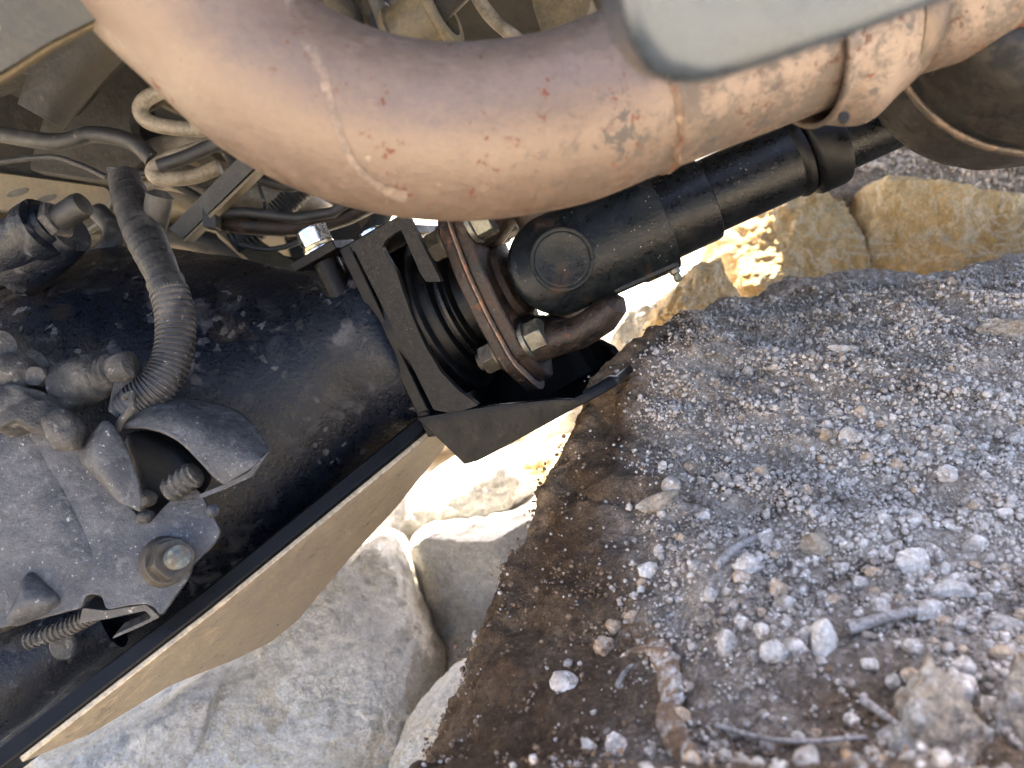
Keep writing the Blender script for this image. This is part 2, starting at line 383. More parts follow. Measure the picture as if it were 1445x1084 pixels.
M_silver = mat('silver_painted_sheet', (0.0462, 0.057, 0.0708), .24, .5, [
    dict(col=(0.0501, 0.0447, 0.0347), scale=14, lo=.5, hi=.72, amt=.7, rough=.5)], [dict(scale=25, d=.0012, s=.3, detail=2, stretch=(.3, 1, 1.5))], grain=.04)
M_bracket = mat('dusty_stamped_steel', (0.0347, 0.0354, 0.0385), .55, .15, [
    dict(col=(0.0655, 0.0655, 0.0678), scale=38, lo=.42, hi=.66, rough=.7, metal=0),
    dict(col=(0.1078, 0.1078, 0.1078), scale=160, lo=.55, hi=.7, amt=.75, rough=.85, metal=0),
    dict(col=(0.2926, 0.2849, 0.2772), scale=620, lo=.63, hi=.7, amt=.8, rough=.9, metal=0),
    dict(col=(0.3234, 0.3157, 0.308), scale=210, lo=.68, hi=.71, amt=.8, rough=.9, metal=0, stretch=(1, 1, .5)),
    dict(col=(0.0231, 0.027, 0.0385), scale=22, lo=.56, hi=.72, amt=.7)],
    [dict(scale=260, d=.0007, s=.5), dict(scale=1100, d=.0004, s=.5)])
M_lump = mat('mud_caked_casting', (0.0231, 0.0223, 0.0216), .7, 0, [
    dict(col=(0.0655, 0.0608, 0.0539), scale=70, lo=.45, hi=.62, rough=.85),
    dict(col=(0.154, 0.1502, 0.1424), scale=240, lo=.58, hi=.7, amt=.8, rough=.9)],
    [dict(scale=130, d=.002, s=.6), dict(scale=800, d=.0006, s=.5)])
M_rubber = mat('dusty_black_rubber', (0.0085, 0.0085, 0.0085), .6, 0, [
    dict(col=(0.0385, 0.0362, 0.0323), scale=70, lo=.48, hi=.7, amt=.8, rough=.8),
    dict(col=(0.2618, 0.2233, 0.1848), scale=130, lo=.66, hi=.72, amt=.8, rough=.9)], [dict(scale=600, d=.0004, s=.4)])
M_loom = mat('dusty_grey_conduit', (0.0169, 0.0162, 0.0169), .6, 0, [
    dict(col=(0.0577, 0.0562, 0.0577), scale=45, lo=.42, hi=.62, amt=.85, rough=.8),
    dict(col=(0.2541, 0.2464, 0.2387), scale=420, lo=.62, hi=.7, amt=.7, rough=.9)], [dict(scale=900, d=.0004, s=.4)])
M_tan = mat('bounce_beige_skid_face', (.33, .265, .175), .42, .2, [  # black plate coloured beige for light bounced off the sunlit rocks
    dict(col=(.25, .20, .135), scale=8, lo=.45, hi=.7, amt=.7),
    dict(col=(.12, .09, .06), kind='voronoi', scale=210, lo=.1, hi=.07, amt=.8, within=(20, .5, .62))], [dict(scale=90, d=.0006, s=.3), dict(scale=900, d=.0002, s=.3)])
M_frame = mat('dusty_olive_frame', (0.0693, 0.0527, 0.0288), .6, .1, [
    dict(col=(0.122, 0.097, 0.0554), scale=14, lo=.45, hi=.7, rough=.75),
    dict(col=(0.0388, 0.0333, 0.025), scale=30, lo=.55, hi=.72, rough=.6)], [dict(scale=200, d=.0006, s=.3)])
M_coil = mat('pale_dusty_coil', (0.1478, 0.1232, 0.0893), .6, 0, [dict(col=(0.0739, 0.0616, 0.0419), scale=60, lo=.5, hi=.7)], [dict(scale=300, d=.0006, s=.4)])
M_under = mat('underbody_coating', (0.01, 0.0085, 0.0062), .7, 0, [
    dict(col=(0.0308, 0.0246, 0.0146), scale=9, lo=.45, hi=.68, rough=.85),
    dict(col=(0.0193, 0.0193, 0.0169), scale=17, lo=.5, hi=.7)], [dict(scale=60, d=.003, s=.4)])
M_panel = mat('mud_splashed_grey_panel', (0.0123, 0.0135, 0.0135), .5, .2, [
    dict(col=(0.037, 0.0333, 0.0271), scale=70, lo=.50, hi=.60, amt=.8, rough=.85, metal=0, distort=1.2),
    dict(col=(0.0173, 0.0178, 0.0185), scale=34, lo=.52, hi=.66, amt=.8),
    dict(col=(0.1232, 0.1047, 0.0709), scale=80, lo=.62, hi=.70, amt=.8, rough=.9, metal=0, distort=1.5)],
    [dict(scale=40, d=.002, s=.5)])
M_rock = mat('pale_limestone', (.78, .72, .60), .85, 0, [
    dict(col=(.82, .79, .73), scale=7, lo=.42, hi=.62),
    dict(col=(.62, .48, .30), scale=5, lo=.52, hi=.68, amt=.7),
    dict(col=(.50, .46, .41), scale=34, lo=.54, hi=.68, amt=.6, rg=.78),
    dict(col=(.86, .84, .80), scale=60, lo=.56, hi=.66, amt=.7, rg=.75, distort=1.0),
    dict(col=(.36, .26, .16), scale=95, lo=.62, hi=.70, amt=.75, rg=.7),
    dict(col=(.30, .23, .15), scale=7, lo=.010, hi=.002, amt=.35, crack=1, distort=1.4, rg=.7),
    dict(col=(.92, .90, .86), scale=13, lo=.03, hi=.003, amt=.75, crack=1, distort=.9, rg=.65),
    dict(col=(.93, .91, .87), scale=32, lo=.04, hi=.005, amt=.6, crack=1, distort=1.2, rg=.65)],
    [dict(scale=18, d=.016, s=.7, rg=.7), dict(scale=70, d=.007, s=.9, rg=.75), dict(scale=300, d=.0024, s=.9, rg=.75)], spec=.25, grain=.24)
M_rockgold = mat('bounce_gold_limestone', (.76, .52, .235), .85, 0, [  # golden base stands for sunlight bounced onto the shaded limestone
    dict(col=(.80, .62, .35), scale=7, lo=.42, hi=.64),
    dict(col=(.58, .345, .11), scale=14, lo=.48, hi=.66, amt=.75, stretch=(2.0, 1, .5), rg=.75),
    dict(col=(.82, .73, .56), scale=55, lo=.56, hi=.68, amt=.6, rg=.75, distort=1.0),
    dict(col=(.36, .23, .11), scale=60, lo=.60, hi=.70, amt=.55, rg=.7),
    dict(col=(.26, .16, .07), scale=7, lo=.010, hi=.002, amt=.4, crack=1, distort=1.4, rg=.7),
    dict(col=(.88, .78, .58), scale=24, lo=.04, hi=.005, amt=.6, crack=1, distort=1.0, rg=.65)],
    [dict(scale=18, d=.016, s=.7, rg=.7), dict(scale=70, d=.006, s=.9, rg=.75), dict(scale=300, d=.0022, s=.9, rg=.75)], spec=.25, grain=.24)
M_boulder = mat('soil_covered_boulder', (.098, .062, .037), .95, 0, [
    dict(col=(.145, .097, .060), scale=18, lo=.45, hi=.66, rg=.7),
    dict(col=(.046, .029, .019), scale=26, lo=.52, hi=.68, amt=.85, rg=.7),
    dict(col=(.21, .145, .09), scale=260, lo=.54, hi=.66, amt=.7, rg=.7, within=(24, .4, .6)),
    dict(col=(.40, .335, .275), scale=30, lo=.30, hi=.46, amt=.95, attr='dust'),
    dict(col=(.56, .495, .43), scale=330, lo=.46, hi=.62, amt=.75, attr='dust'),
    dict(col=(.36, .255, .16), scale=40, lo=.36, hi=.56, amt=.8, attr='edge', rg=.7)],  # paler tan at the left contour paints in warm bounced light
    [dict(scale=60, d=.005, s=.6, rg=.7), dict(scale=330, d=.003, s=1.0, rg=.7), dict(scale=1100, d=.001, s=.9)], spec=.15)
M_crumb = mat('soil_crumb', (.15, .10, .064), .95, 0, [dict(col=(.25, .19, .14), scale=60, lo=.5, hi=.66)], [dict(scale=900, d=.0006, s=.6)], spec=.1)
M_gravel = mat('grey_gravel', (.50, .44, .385), .9, 0, [
    dict(col=(.24, .20, .165), scale=22, lo=.44, hi=.62),
    dict(col=(.64, .59, .535), scale=190, lo=.52, hi=.64),
    dict(col=(.30, .235, .18), scale=260, lo=.56, hi=.66, amt=.7)], [dict(scale=900, d=.0008, s=.8)], spec=.2, grain=.22)
M_pebble = mat('grey_pebble', (.42, .375, .33), .9, 0, [
    dict(col=(.25, .215, .18), scale=140, lo=.46, hi=.62),
    dict(col=(.60, .55, .50), scale=420, lo=.5, hi=.66, amt=.8)], [dict(scale=500, d=.0008, s=.6)], spec=.2, vary=.25, grain=.25)
M_tanpeb = mat('tan_pebble', (.36, .27, .185), .9, 0, [
    dict(col=(.25, .175, .115), scale=120, lo=.48, hi=.66), dict(col=(.45, .40, .35), scale=300, lo=.52, hi=.66, amt=.8)],
    [dict(scale=500, d=.0008, s=.6)], spec=.2, vary=.15)
M_stone = mat('brown_grey_stone', (.29, .235, .175), .9, 0, [
    dict(col=(.38, .35, .31), scale=55, lo=.48, hi=.62), dict(col=(.15, .10, .06), scale=70, lo=.55, hi=.68, amt=.8)],
    [dict(scale=90, d=.004, s=.7), dict(scale=600, d=.0008, s=.6)], spec=.2)
M_twig = mat('weathered_twig', (.25, .225, .21), .85, 0, [dict(col=(.14, .115, .095), scale=200, lo=.48, hi=.64, stretch=(3, 3, .4))], [dict(scale=500, d=.0006, s=.6)])
M_bark = mat('peeling_bark', (.16, .10, .06), .95, 0, [dict(col=(.36, .34, .32), scale=120, lo=.46, hi=.62)], [dict(scale=300, d=.001, s=.6)])
M_ground = mat('dirt_ground', (.50, .43, .33), .95, 0, [
    dict(col=(.60, .55, .46), scale=12, lo=.45, hi=.65), dict(col=(.28, .22, .15), scale=40, lo=.58, hi=.72)],
    [dict(scale=40, d=.01, s=.6), dict(scale=250, d=.003, s=.7)], spec=.15, grain=.2)

# ------------------------------------------------------------------ ground
random.seed(4)
def build_ground():
    V = []; F = []
    xs = np.r_[np.linspace(-60, -3, 12), np.linspace(-2.6, 2.6, 100), np.linspace(3, 60, 12)]
    ys = np.r_[np.linspace(-60, -2, 10), np.linspace(-1.6, 3.6, 100), np.linspace(4, 90, 14)]
    for y in ys:
        for x in xs:
            V.append((x, y, .05*fbm(Vector((x*1.4, y*1.4, 0)), 4)-.02+.010*fbm(Vector((x*22, y*22, 3)), 3)))
    nx = len(xs)
    for j in range(len(ys)-1):
        for i in range(nx-1): F.append((j*nx+i, j*nx+i+1, (j+1)*nx+i+1, (j+1)*nx+i))
    o = mesh('ground', V, F, M_ground, autos=False)
    o['kind'] = 'structure'; o['label'] = 'dry dirt and rubble ground between the boulders'
build_ground()

# ------------------------------------------------------------------ foreground boulder
GRID = [  # rows near -> far; columns: wall foot, visible left contour, shoulder, middle, right, beyond right
 [(600, 1650, .50), (560, 1290, .34), (760, 1270, .255), (1000, 1310, .215), (1320, 1350, .20), (1900, 1400, .20)],
 [(690, 1330, .52), (616, 1090, .375), (800, 1065, .295), (1050, 1085, .255), (1400, 1105, .235), (1950, 1150, .23)],
 [(790, 1170, .56), (692, 900, .425), (850, 880, .345), (1080, 892, .305), (1420, 905, .285), (1980, 920, .28)],
 [(880, 1010, .60), (776, 745, .465), (900, 722, .395), (1120, 732, .36), (1440, 742, .34), (2000, 750, .335)],
 [(920, 860, .64), (822, 622, .485), (948, 592, .445), (1150, 592, .42), (1445, 592, .405), (2000, 592, .395)],
 [(975, 720, .66), (884, 524, .505), (1000, 497, .480), (1180, 487, .475), (1445, 477, .47), (2000, 462, .465)],
 [(1040, 600, .70), (955, 482, .545), (1060, 450, .545), (1220, 424, .56), (1445, 394, .57), (2000, 342, .58)],
 [(1080, 700, .78), (1010, 540, .63), (1110, 495, .64), (1240, 470, .67), (1445, 450, .69), (2000, 405, .72)],
]
def build_boulder():
    NT, NS = 330, 300
    G = []
    for r in GRID:
        p = [np.array(pt(*c)) for c in r]; mid = p[1]*.55+p[2]*.45+np.array([-.008, -.008, .011])
        G.append([p[0], p[1], mid]+p[2:])
    G = np.array(G)
    # outer skirt down to the ground
    def low(p, z): q = p.copy(); q[2] = z; return q
    G2 = [[low(p, -.05) for p in G[0]]]+[list(r) for r in G]+[[low(p, -.05)+np.array([0, .05, 0]) for p in G[-1]]]
    G2 = np.array([[low(r[0], -.05)]+list(r)+[low(r[-1], -.05)] for r in G2])
    rows = [crom(r, NS) for r in G2]
    S = np.zeros((NT, NS, 3))
    for j in range(NS): S[:, j] = crom([r[j] for r in rows], NT)
    tc = np.linspace(0, len(G2)-1, NT)-1; sc = np.interp(np.linspace(0, G2.shape[1]-1, NS)-1, [-1, 0, 1, 2, 3, 4, 5, 6, 7], [-1, 0, 1, 1.45, 2, 3, 4, 5, 6])     # row / column coordinates
    du = np.gradient(S, axis=1); dv = np.gradient(S, axis=0); n = np.cross(du, dv); n /= np.linalg.norm(n, axis=2)[..., None]+1e-9
    dust = np.zeros((NT, NS)); edge = np.zeros((NT, NS)); D = np.zeros((NT, NS))
    for i in range(NT):
        for j in range(NS):
            p = Vector(S[i, j]); s = sc[j]; t = tc[i]
            m = s+.35*fbm(p*14, 4)
            thr = 2.0 if t < 3.2 else 2.0-(t-3.2)*.27
            d = min(1, max(0, (m-thr+.25)/.7))
            patch = .5+.9*fbm(p*9+Vector((4, 1, 7)), 3)
            if t < 3.3 and s < 4.3: d *= min(1, max(.12, (t-1.5)*.55+(patch-.40)*1.6+max(0, s-3.4)))
            dust[i, j] = d
            edge[i, j] = min(1, max(0, 1.55-m)/.5)*(.9 if t > 2.6 else .5)  # mask for the painted warm bounce along the left contour
            h = .010*fbm(p*9, 3)+.0055*fbm(p*30+Vector((2, 0, 5)), 4)+.0022*fbm(p*90+Vector((1, 7, 5)), 4)
            h += .0030*d*(noise.noise(p*140)*.5+noise.noise(p*260+Vector((9, 9, 9)))*.6)+.0010*noise.noise(p*420)
            if 1.0 < s < 2.6 and t > 3: h += .0022*math.sin(p.z*0+(s*5.5+t*9.0)+3*noise.noise(p*18))*min(1, (s-1)*2)*max(0, min(1, (2.6-s)*2))
            D[i, j] = h
    S2 = S+n*(D[..., None])*np.sign(n[NT//2, NS//2, 2])
    V = S2.reshape(-1, 3)
    F = [(i*NS+j, i*NS+j+1, (i+1)*NS+j+1, (i+1)*NS+j) for i in range(NT-1) for j in range(NS-1)]
    o = mesh('boulder', [tuple(v) for v in V], F, M_boulder, loc=(.25, .5, 0), autos=False)
    for nm, A in (('dust', dust), ('edge', edge)):
        a = o.data.attributes.new(nm, 'FLOAT', 'POINT'); a.data.foreach_set('value', A.reshape(-1).astype(np.float32))
    tag(o, 'large brown boulder with a dusty gravel top touching the black guard', 'boulder')
    nn = np.gradient(S2, axis=1); mm = np.gradient(S2, axis=0); nrm = np.cross(nn, mm); nrm /= np.linalg.norm(nrm, axis=2)[..., None]+1e-9
    nrm *= np.sign(nrm[NT//2, NS//2, 2])
    return S2, nrm, dust, sc, tc
BS, BN, BD, BSC, BTC = build_boulder()

# ------------------------------------------------------------------ loose stones on the boulder
def ico(sub):
    bm = bmesh.new(); bmesh.ops.create_icosphere(bm, subdivisions=sub, radius=1)
    V = np.array([v.co[:] for v in bm.verts]); F = np.array([[v.index for v in f.verts] for f in bm.faces]); bm.free(); return V, F
def stone_shape(sub, seed, ang=.30, planes=16):
    V, F = ico(sub); rs = np.random.RandomState(seed)
    d = V/np.linalg.norm(V, axis=1)[:, None]
    pn = rs.normal(size=(planes, 3)); pn /= np.linalg.norm(pn, axis=1)[:, None]; pd = rs.uniform(.66, 1.0, planes)
    q = d@pn.T; r = np.where(q > .15, pd/np.maximum(q, .15), 9).min(axis=1); r = np.minimum(r, 1.12)
    return d*r[:, None]*rs.uniform(.75, 1.15, 3), F
def rand_rot(rs):
    q = rs.normal(size=4); q /= np.linalg.norm(q); w, x, y, z = q
    return np.array([[1-2*(y*y+z*z), 2*(x*y-z*w), 2*(x*z+y*w)], [2*(x*y+z*w), 1-2*(x*x+z*z), 2*(y*z-x*w)], [2*(x*z-y*w), 2*(y*z+x*w), 1-2*(x*x+y*y)]])
def proj(P):
    r = P-np.array(CAM); d = r@np.array(CF); return CX+FPX*(r@np.array(CR))/d, CY-FPX*(r@np.array(CU))/d, d
def boulder_at(px, py):
    """nearest boulder surface point to a pixel (front-most)"""
    X, Y, D = proj(BS.reshape(-1, 3)); e = (X-px)**2+(Y-py)**2
    c = np.where(e < 120)[0]
    if len(c) == 0: c = np.array([np.argmin(e)])
    k = c[np.argmin(D[c])]; return Vector(BS.reshape(-1, 3)[k]), Vector(BN.reshape(-1, 3)[k]), float(D[k])
def mass(name, label, P, Nn, size, matl, cat, sub=0, seed=1, loc=(0, 0, 0), sink=.25):
    rs = np.random.RandomState(seed); shapes = [stone_shape(sub, 100+i) for i in range(14)]
    allV = []; allF = []; base = 0
    for i in range(len(P)):
        V, F = shapes[rs.randint(14)]
        v = (V@rand_rot(rs).T)*size[i]+P[i]+Nn[i]*size[i]*sink; allV.append(v); allF.append(F+base); base += len(V)
    V = np.vstack(allV)-np.array(loc); F = np.vstack(allF)
    m = bpy.data.meshes.new(name); m.vertices.add(len(V)); m.vertices.foreach_set('co', V.astype(np.float32).ravel())
    m.loops.add(F.size); m.loops.foreach_set('vertex_index', F.astype(np.int32).ravel())
    m.polygons.add(len(F)); m.polygons.foreach_set('loop_start', np.arange(0, F.size, 3, dtype=np.int32))
    m.update(); m.validate(); m.materials.append(matl)
    o = bpy.data.objects.new(name, m); COL.objects.link(o); o.location = loc
    o['kind'] = 'stuff'; o['label'] = label
    if cat: o['category'] = cat
    return o
def scatter_boulder():
    rs = np.random.RandomState(11)
    P = BS.reshape(-1, 3); N = BN.reshape(-1, 3); D = BD.reshape(-1)
    X, Y, dep = proj(P)
    tt, ss = np.meshgrid(BTC, BSC, indexing='ij'); tt = tt.ravel(); ss = ss.ravel()
    vis = (X > 560) & (X < 1620) & (Y > 340) & (Y < 1220) & (tt < 6.35) & (ss > .9)
    # area weight of each grid vertex
    du = np.linalg.norm(np.gradient(BS, axis=1), axis=2); dv = np.linalg.norm(np.gradient(BS, axis=0), axis=2); A = (du*dv).ravel()
    dens = (.02+D**1.4)*A*vis
    # fine grains
    clump = np.array([.5+1.2*noise.fractal(Vector(p)*42, 1, 2, 3) for p in P])
    def pick(n, w): return rs.choice(len(P), n, p=w/w.sum())
    k = pick(52000, dens*(.25+1.5*np.clip(clump, 0, 1))); jit = rs.normal(size=(len(k), 3))*np.array([.0022, .0022, .0006])
    mass('fine_gravel', 'fine grey gravel and grit covering the boulder top', P[k]+jit, N[k], np.exp(rs.normal(-7.2, .40, len(k))).clip(.00035, .0022), M_gravel, 'gravel', 0, 2, (.25, .5, 0))
    big = dens*(.35+.65*np.clip((ss-2.2)/1.2, 0, 1))
    k = pick(3600, big*(.2+1.6*np.clip(clump, 0, 1))); jit = rs.normal(size=(len(k), 3))*np.array([.003, .003, .0008])
    mass('coarse_gravel', 'coarser grey gravel bits scattered over the boulder top', P[k]+jit, N[k], rs.uniform(.0013, .0027, len(k)), M_gravel, 'gravel', 1, 3, (.25, .5, 0))
    # brown crumbs of soil on the shaded flank
    w = A*vis*(D < .35)*(tt < 3.6); k = pick(2600, w*np.clip(clump-.15, 0, 1)**1.5)
    mass('soil_crumbs', 'brown soil crumbs on the shaded flank of the boulder', P[k]+rs.normal(size=(len(k), 3))*.0025, N[k], np.exp(rs.normal(-7.3, .45, len(k))).clip(.0003, .0022), M_crumb, 'soil', 0, 4, (.25, .5, 0))
    # countable pebbles: 290 separate objects sharing a few meshes
    meshes = []
    for i in range(12):
        V, F = stone_shape(3, 300+i); m = bpy.data.meshes.new('pebble'); m.from_pydata([tuple(v*.004*(1+.07*noise.noise(Vector(v)*3+Vector((i, 0, 0)))+.05*noise.noise(Vector(v)*7))) for v in V], [], [tuple(f) for f in F]); m.materials.append(M_tanpeb if i >= 9 else M_pebble); meshes.append(m)
    w = A*vis*(.12+D)*(X < 1470)*(Y < 1110)*(Y > 400)*(.25+np.clip((ss-2.0)/1.0, 0, 1.5))*np.clip(.4+(4.6-tt)/2.5, .12, 2)
    k = pick(290, w); placed = []
    for i in k:
        far = dep[i]; s = rs.choice([.0030, .0036, .0044, .0055, .0066], p=[.36, .28, .2, .11, .05])*(.80 if far < .42 else .62)
        p = P[i]
        if any(np.linalg.norm(p-q) < (s+r)*.8 for q, r in placed): s *= .7
        placed.append((p, s))
        mi = rs.randint(12); o = bpy.data.objects.new('pebble', meshes[mi]); COL.objects.link(o)
        o.location = p+N[i]*s*.12; o.scale = (s/.004,)*3
        o.rotation_euler = tuple(rs.uniform(0, 6.28, 3))
        tag(o, 'small %s pebble lying loose %s of the boulder top' % ('tan' if mi >= 9 else 'grey', 'on the far gravel near the crest' if dep[i] > .42 else ('on the middle gravel' if dep[i] > .33 else 'on the near soil and gravel')), 'pebble', 'loose pebbles on the boulder')
scatter_boulder()

def set_stone(name, label, cat, px, py, wpx, hpx, matl, seed, lift=.3, spin=0, depth_ratio=.8, sub=4, group=None, rough=.06):
    """a single stone resting on the boulder, sized from its extent in view"""
    p, n, d = boulder_at(px, py)
    V, F = stone_shape(sub, seed, planes=(60 if rough < .05 else 22)); sx, sz = wpx/FPX*d/2, hpx/FPX*d/2; sy = depth_ratio*min(sx, sz)
    V = V/np.abs(V).max(axis=0)
    out = []
    c, s = math.cos(spin), math.sin(spin)
    for v in V:
        f = 1+rough*fbm(Vector(v)*2.2+Vector((seed, 0, 0)), 4)+rough*.5*fbm(Vector(v)*7+Vector((0, seed, 0)), 4)
        x, z = v[0]*sx*f, v[2]*sz*f; x, z = x*c-z*s, x*s+z*c
        out.append(p+CR*x+CU*z+CF*(v[1]*sy*f)+n*min(sx, sz)*lift)
    o = mesh(name, out, [tuple(f) for f in F], matl, loc=p, autos=False)
    return tag(o, label, cat, group)
set_stone('stone', 'blocky brown-grey stone in the lower right corner beside the dark hole', 'stone', 1325, 1040, 150, 200, M_stone, 41, .2, rough=.17, sub=5)
set_stone('stone', 'blurred brown stone cut off by the right edge below the gravel', 'stone', 1450, 1015, 100, 190, M_stone, 47, .2, rough=.17, sub=5)
set_stone('stone', 'broad flat grey stone on the far right of the boulder crest', 'stone', 1418, 462, 110, 52, M_stone, 43, .1, rough=.22, sub=5)
set_stone('pebble', 'smooth oval grey pebble standing upright left of the straight twig', 'pebble', 1160, 905, 42, 76, M_pebble, 52, .5, rough=.03)
set_stone('pebble', 'round grey pebble sunk in brown soil left of the oval pebble', 'pebble', 1093, 912, 46, 38, M_pebble, 53, .35)
set_stone('pebble', 'orange-tan angular pebble beside the curl of bark', 'pebble', 850, 910, 34, 34, M_tanpeb, 54, .45, rough=.12)
set_stone('pebble', 'grey-tan pebble just above the orange-tan pebble', 'pebble', 862, 884, 26, 26, M_tanpeb, 55, .45, rough=.12)
set_stone('pebble', 'rounded tan-grey pebble alone at the edge of the brown soil', 'pebble', 908, 800, 34, 26, M_pebble, 56, .45)
set_stone('pebble', 'small upright pale pebble just above the rounded tan-grey one', 'pebble', 921, 774, 15, 22, M_pebble, 57, .45)
set_stone('pebble', 'thin pale flat shard lying on fine gravel near the crest', 'pebble', 1183, 487, 46, 14, M_pebble, 58, .5)
set_stone('pebble', 'faceted white-grey pebble in the gravel at mid right', 'pebble', 1288, 792, 52, 40, M_pebble, 59, .4, rough=.1)
set_stone('pebble', 'wide pale pebble with a tan end at right', 'pebble', 1340, 832, 66, 32, M_pebble, 60, .4, rough=.1)
set_stone('pebble', 'lumpy grey pebble next to the splinter of wood', 'pebble', 1058, 792, 48, 34, M_pebble, 61, .4, rough=.14)
set_stone('pebble', 'large dusty grey clod in the middle of the gravel', 'pebble', 1152, 764, 50, 40, M_stone, 62, .35, rough=.16)
set_stone('pebble', 'pear-shaped tan pebble with one white edge', 'pebble', 1094, 832, 30, 36, M_tanpeb, 63, .45)
set_stone('pebble', 'white heart-shaped pebble at the right end of the straight twig', 'pebble', 1305, 865, 42, 34, M_pebble, 64, .45, rough=.14)
set_stone('pebble', 'white cube-like pebble near the bottom edge', 'pebble', 1125, 1040, 24, 22, M_pebble, 65, .5)
set_stone('pebble', 'pale rounded pebble at the right edge above the blurred stone', 'pebble', 1412, 885, 56, 44, M_pebble, 66, .4)
set_stone('pebble', 'bluish smooth stone half buried on the dusty shoulder', 'pebble', 925, 702, 70, 30, M_stone, 67, .05, spin=.35, rough=.05)
def twig(label, pts, r, name='twig', m=M_twig, lift=.003):
    P = []
    for px, py in pts:
        p, n, d = boulder_at(px, py); P.append(p+n*lift+Vector((0, 0, lift*.5)))
    C = crom([tuple(p) for p in P], 24)
    R = [r*(1-.35*i/23)*(1+.12*noise.noise(Vector((i*.7, r*9000, 0)))) for i in range(24)]
    o = tube(name, [Vector(c) for c in C], R, m, ns=10, loc=P[0]); return tag(o, label, 'twig')
twig('straight grey twig lying in the brown soil right of the oval pebble', [(1196, 893), (1240, 880), (1292, 866)], .0026)
twig('short pale twig poking left from the blocky corner stone', [(1212, 1004), (1240, 1028), (1268, 1046)], .0015, lift=.005)
twig('curved splinter of grey wood on the dusty gravel', [(1006, 796), (1035, 778), (1064, 760)], .0022)
twig('thin dark root strand along the bottom of the gravel', [(1005, 1030), (1060, 1048), (1130, 1055), (1215, 1052)], .0011)
twig('thin twig sloping left from the tip of the bark', [(868, 966), (882, 952), (897, 940)], .0011)
def bark():
    A = [(876, 930), (905, 935), (925, 975), (930, 1020), (945, 1060), (985, 1100)]
    B = [(920, 895), (945, 930), (955, 975), (965, 1020), (985, 1060), (1020, 1100)]
    la = []; lb = []; rj = random.Random(3)
    for q in A: p, n, d = boulder_at(*q); la.append(tuple(p+Vector((rj.uniform(-.002, .002), -.002, .005+rj.uniform(-.002, .003)))))
    for q in B: p, n, d = boulder_at(*q); lb.append(tuple(p+Vector((rj.uniform(-.002, .002), 0, .0015))))
    o = loft('bark_piece', [la, lb], M_bark, nu=60, nv=10, solid=.0010, bulge=.0012, bdir=(0, -.3, 1), loc=Vector(la[0]))
    for v in o.data.vertices: v.co += Vector((noise.noise(v.co*300), noise.noise(v.co*300+Vector((5, 0, 0))), noise.noise(v.co*300+Vector((0, 5, 0)))))*.0016
    tag(o, 'curled strip of grey-brown bark peeling up at the bottom of the boulder', 'bark')
bark()

# ------------------------------------------------------------------ background rocks
def rock(label, px, d, thick, m, seed, amp=.007, fs=11, p=.8, ridg=.010, tilt=None, n=(270, 150), group='pale rocks behind the axle', fine=.0026):
    o = blob_px('rock', px, d, thick, m, None, seed, p=p, amp=amp, fs=fs, ridg=ridg, nth=n[0], nph=n[1], tilt=tilt, fine=fine, groove=12)
    return tag(o, label, 'rock', group)
rock('pale grey angular rock at bottom centre below the beige skid', [(262, 1110), (290, 1000), (330, 930), (420, 850), (480, 790), (530, 758), (556, 775), (580, 830), (605, 880), (622, 935), (622, 985), (600, 1040), (545, 1120), (400, 1160)], .80, .42, M_rock, 3)
rock('cream rock with a rounded shoulder just left of the big boulder', [(580, 760), (600, 738), (700, 722), (765, 706), (840, 690), (900, 800), (860, 960), (760, 1060), (660, 1010), (625, 960), (610, 880), (580, 810)], .90, .40, M_rock, 8)
rock('white rock at lower left under the skid corner', [(20, 1075), (120, 1030), (230, 985), (290, 950), (325, 960), (310, 1040), (270, 1075), (240, 1150), (40, 1190)], .72, .34, M_rock, 13)
rock('warm cream rock at the bottom edge left of the boulder foot', [(548, 1095), (580, 1020), (630, 975), (690, 945), (760, 960), (740, 1100), (640, 1180)], .62, .22, M_rock, 21)
rock('low rock tinted tan for bounced sunlight behind the cream rock beneath the black guard', [(620, 700), (680, 672), (745, 640), (800, 610), (870, 600), (905, 680), (840, 740), (760, 740), (660, 745)], 1.08, .3, M_rockgold, 25)
rock('flat pale slab catching the sun under the black guard', [(470, 790), (560, 700), (640, 650), (720, 640), (780, 690), (700, 740), (600, 790), (540, 830)], 1.02, .5, M_rock, 29, ridg=.012, amp=.008)
rock('pale slab between the guard and the big boulder', [(740, 640), (800, 575), (880, 470), (960, 400), (1030, 400), (1060, 450), (980, 540), (900, 620), (820, 680)], 1.12, .4, M_rock, 33, ridg=.02)
rock('block tinted ochre for bounced sunlight below the drive shaft left of a dark joint', [(1010, 330), (1040, 296), (1100, 266), (1170, 254), (1203, 258), (1206, 330), (1198, 400), (1190, 460), (1080, 470), (1020, 420)], 1.0, .30, M_rockgold, 37, p=.42, amp=.009, ridg=.008, fine=.004, group='ochre rocks behind the boulder')
rock('broad block tinted ochre for bounced sunlight under the gravel ledge at right', [(1209, 272), (1230, 262), (1290, 272), (1350, 296), (1440, 336), (1640, 400), (1640, 500), (1500, 520), (1320, 500), (1200, 480), (1194, 400)], .98, .34, M_rockgold, 41, p=.42, amp=.009, ridg=.008, fine=.004, group='ochre rocks behind the boulder')
rock('bright cream boulder behind the yoke beside the big boulder', [(860, 520), (890, 440), (930, 400), (990, 370), (1050, 390), (1060, 470), (980, 540), (900, 560)], 1.3, .4, M_rock, 45)
rock('little cream rock showing under the yoke ear', [(850, 525), (860, 478), (876, 440), (905, 408), (938, 402), (944, 425), (925, 470), (905, 520)], .95, .14, M_rock, 63, ridg=.008)
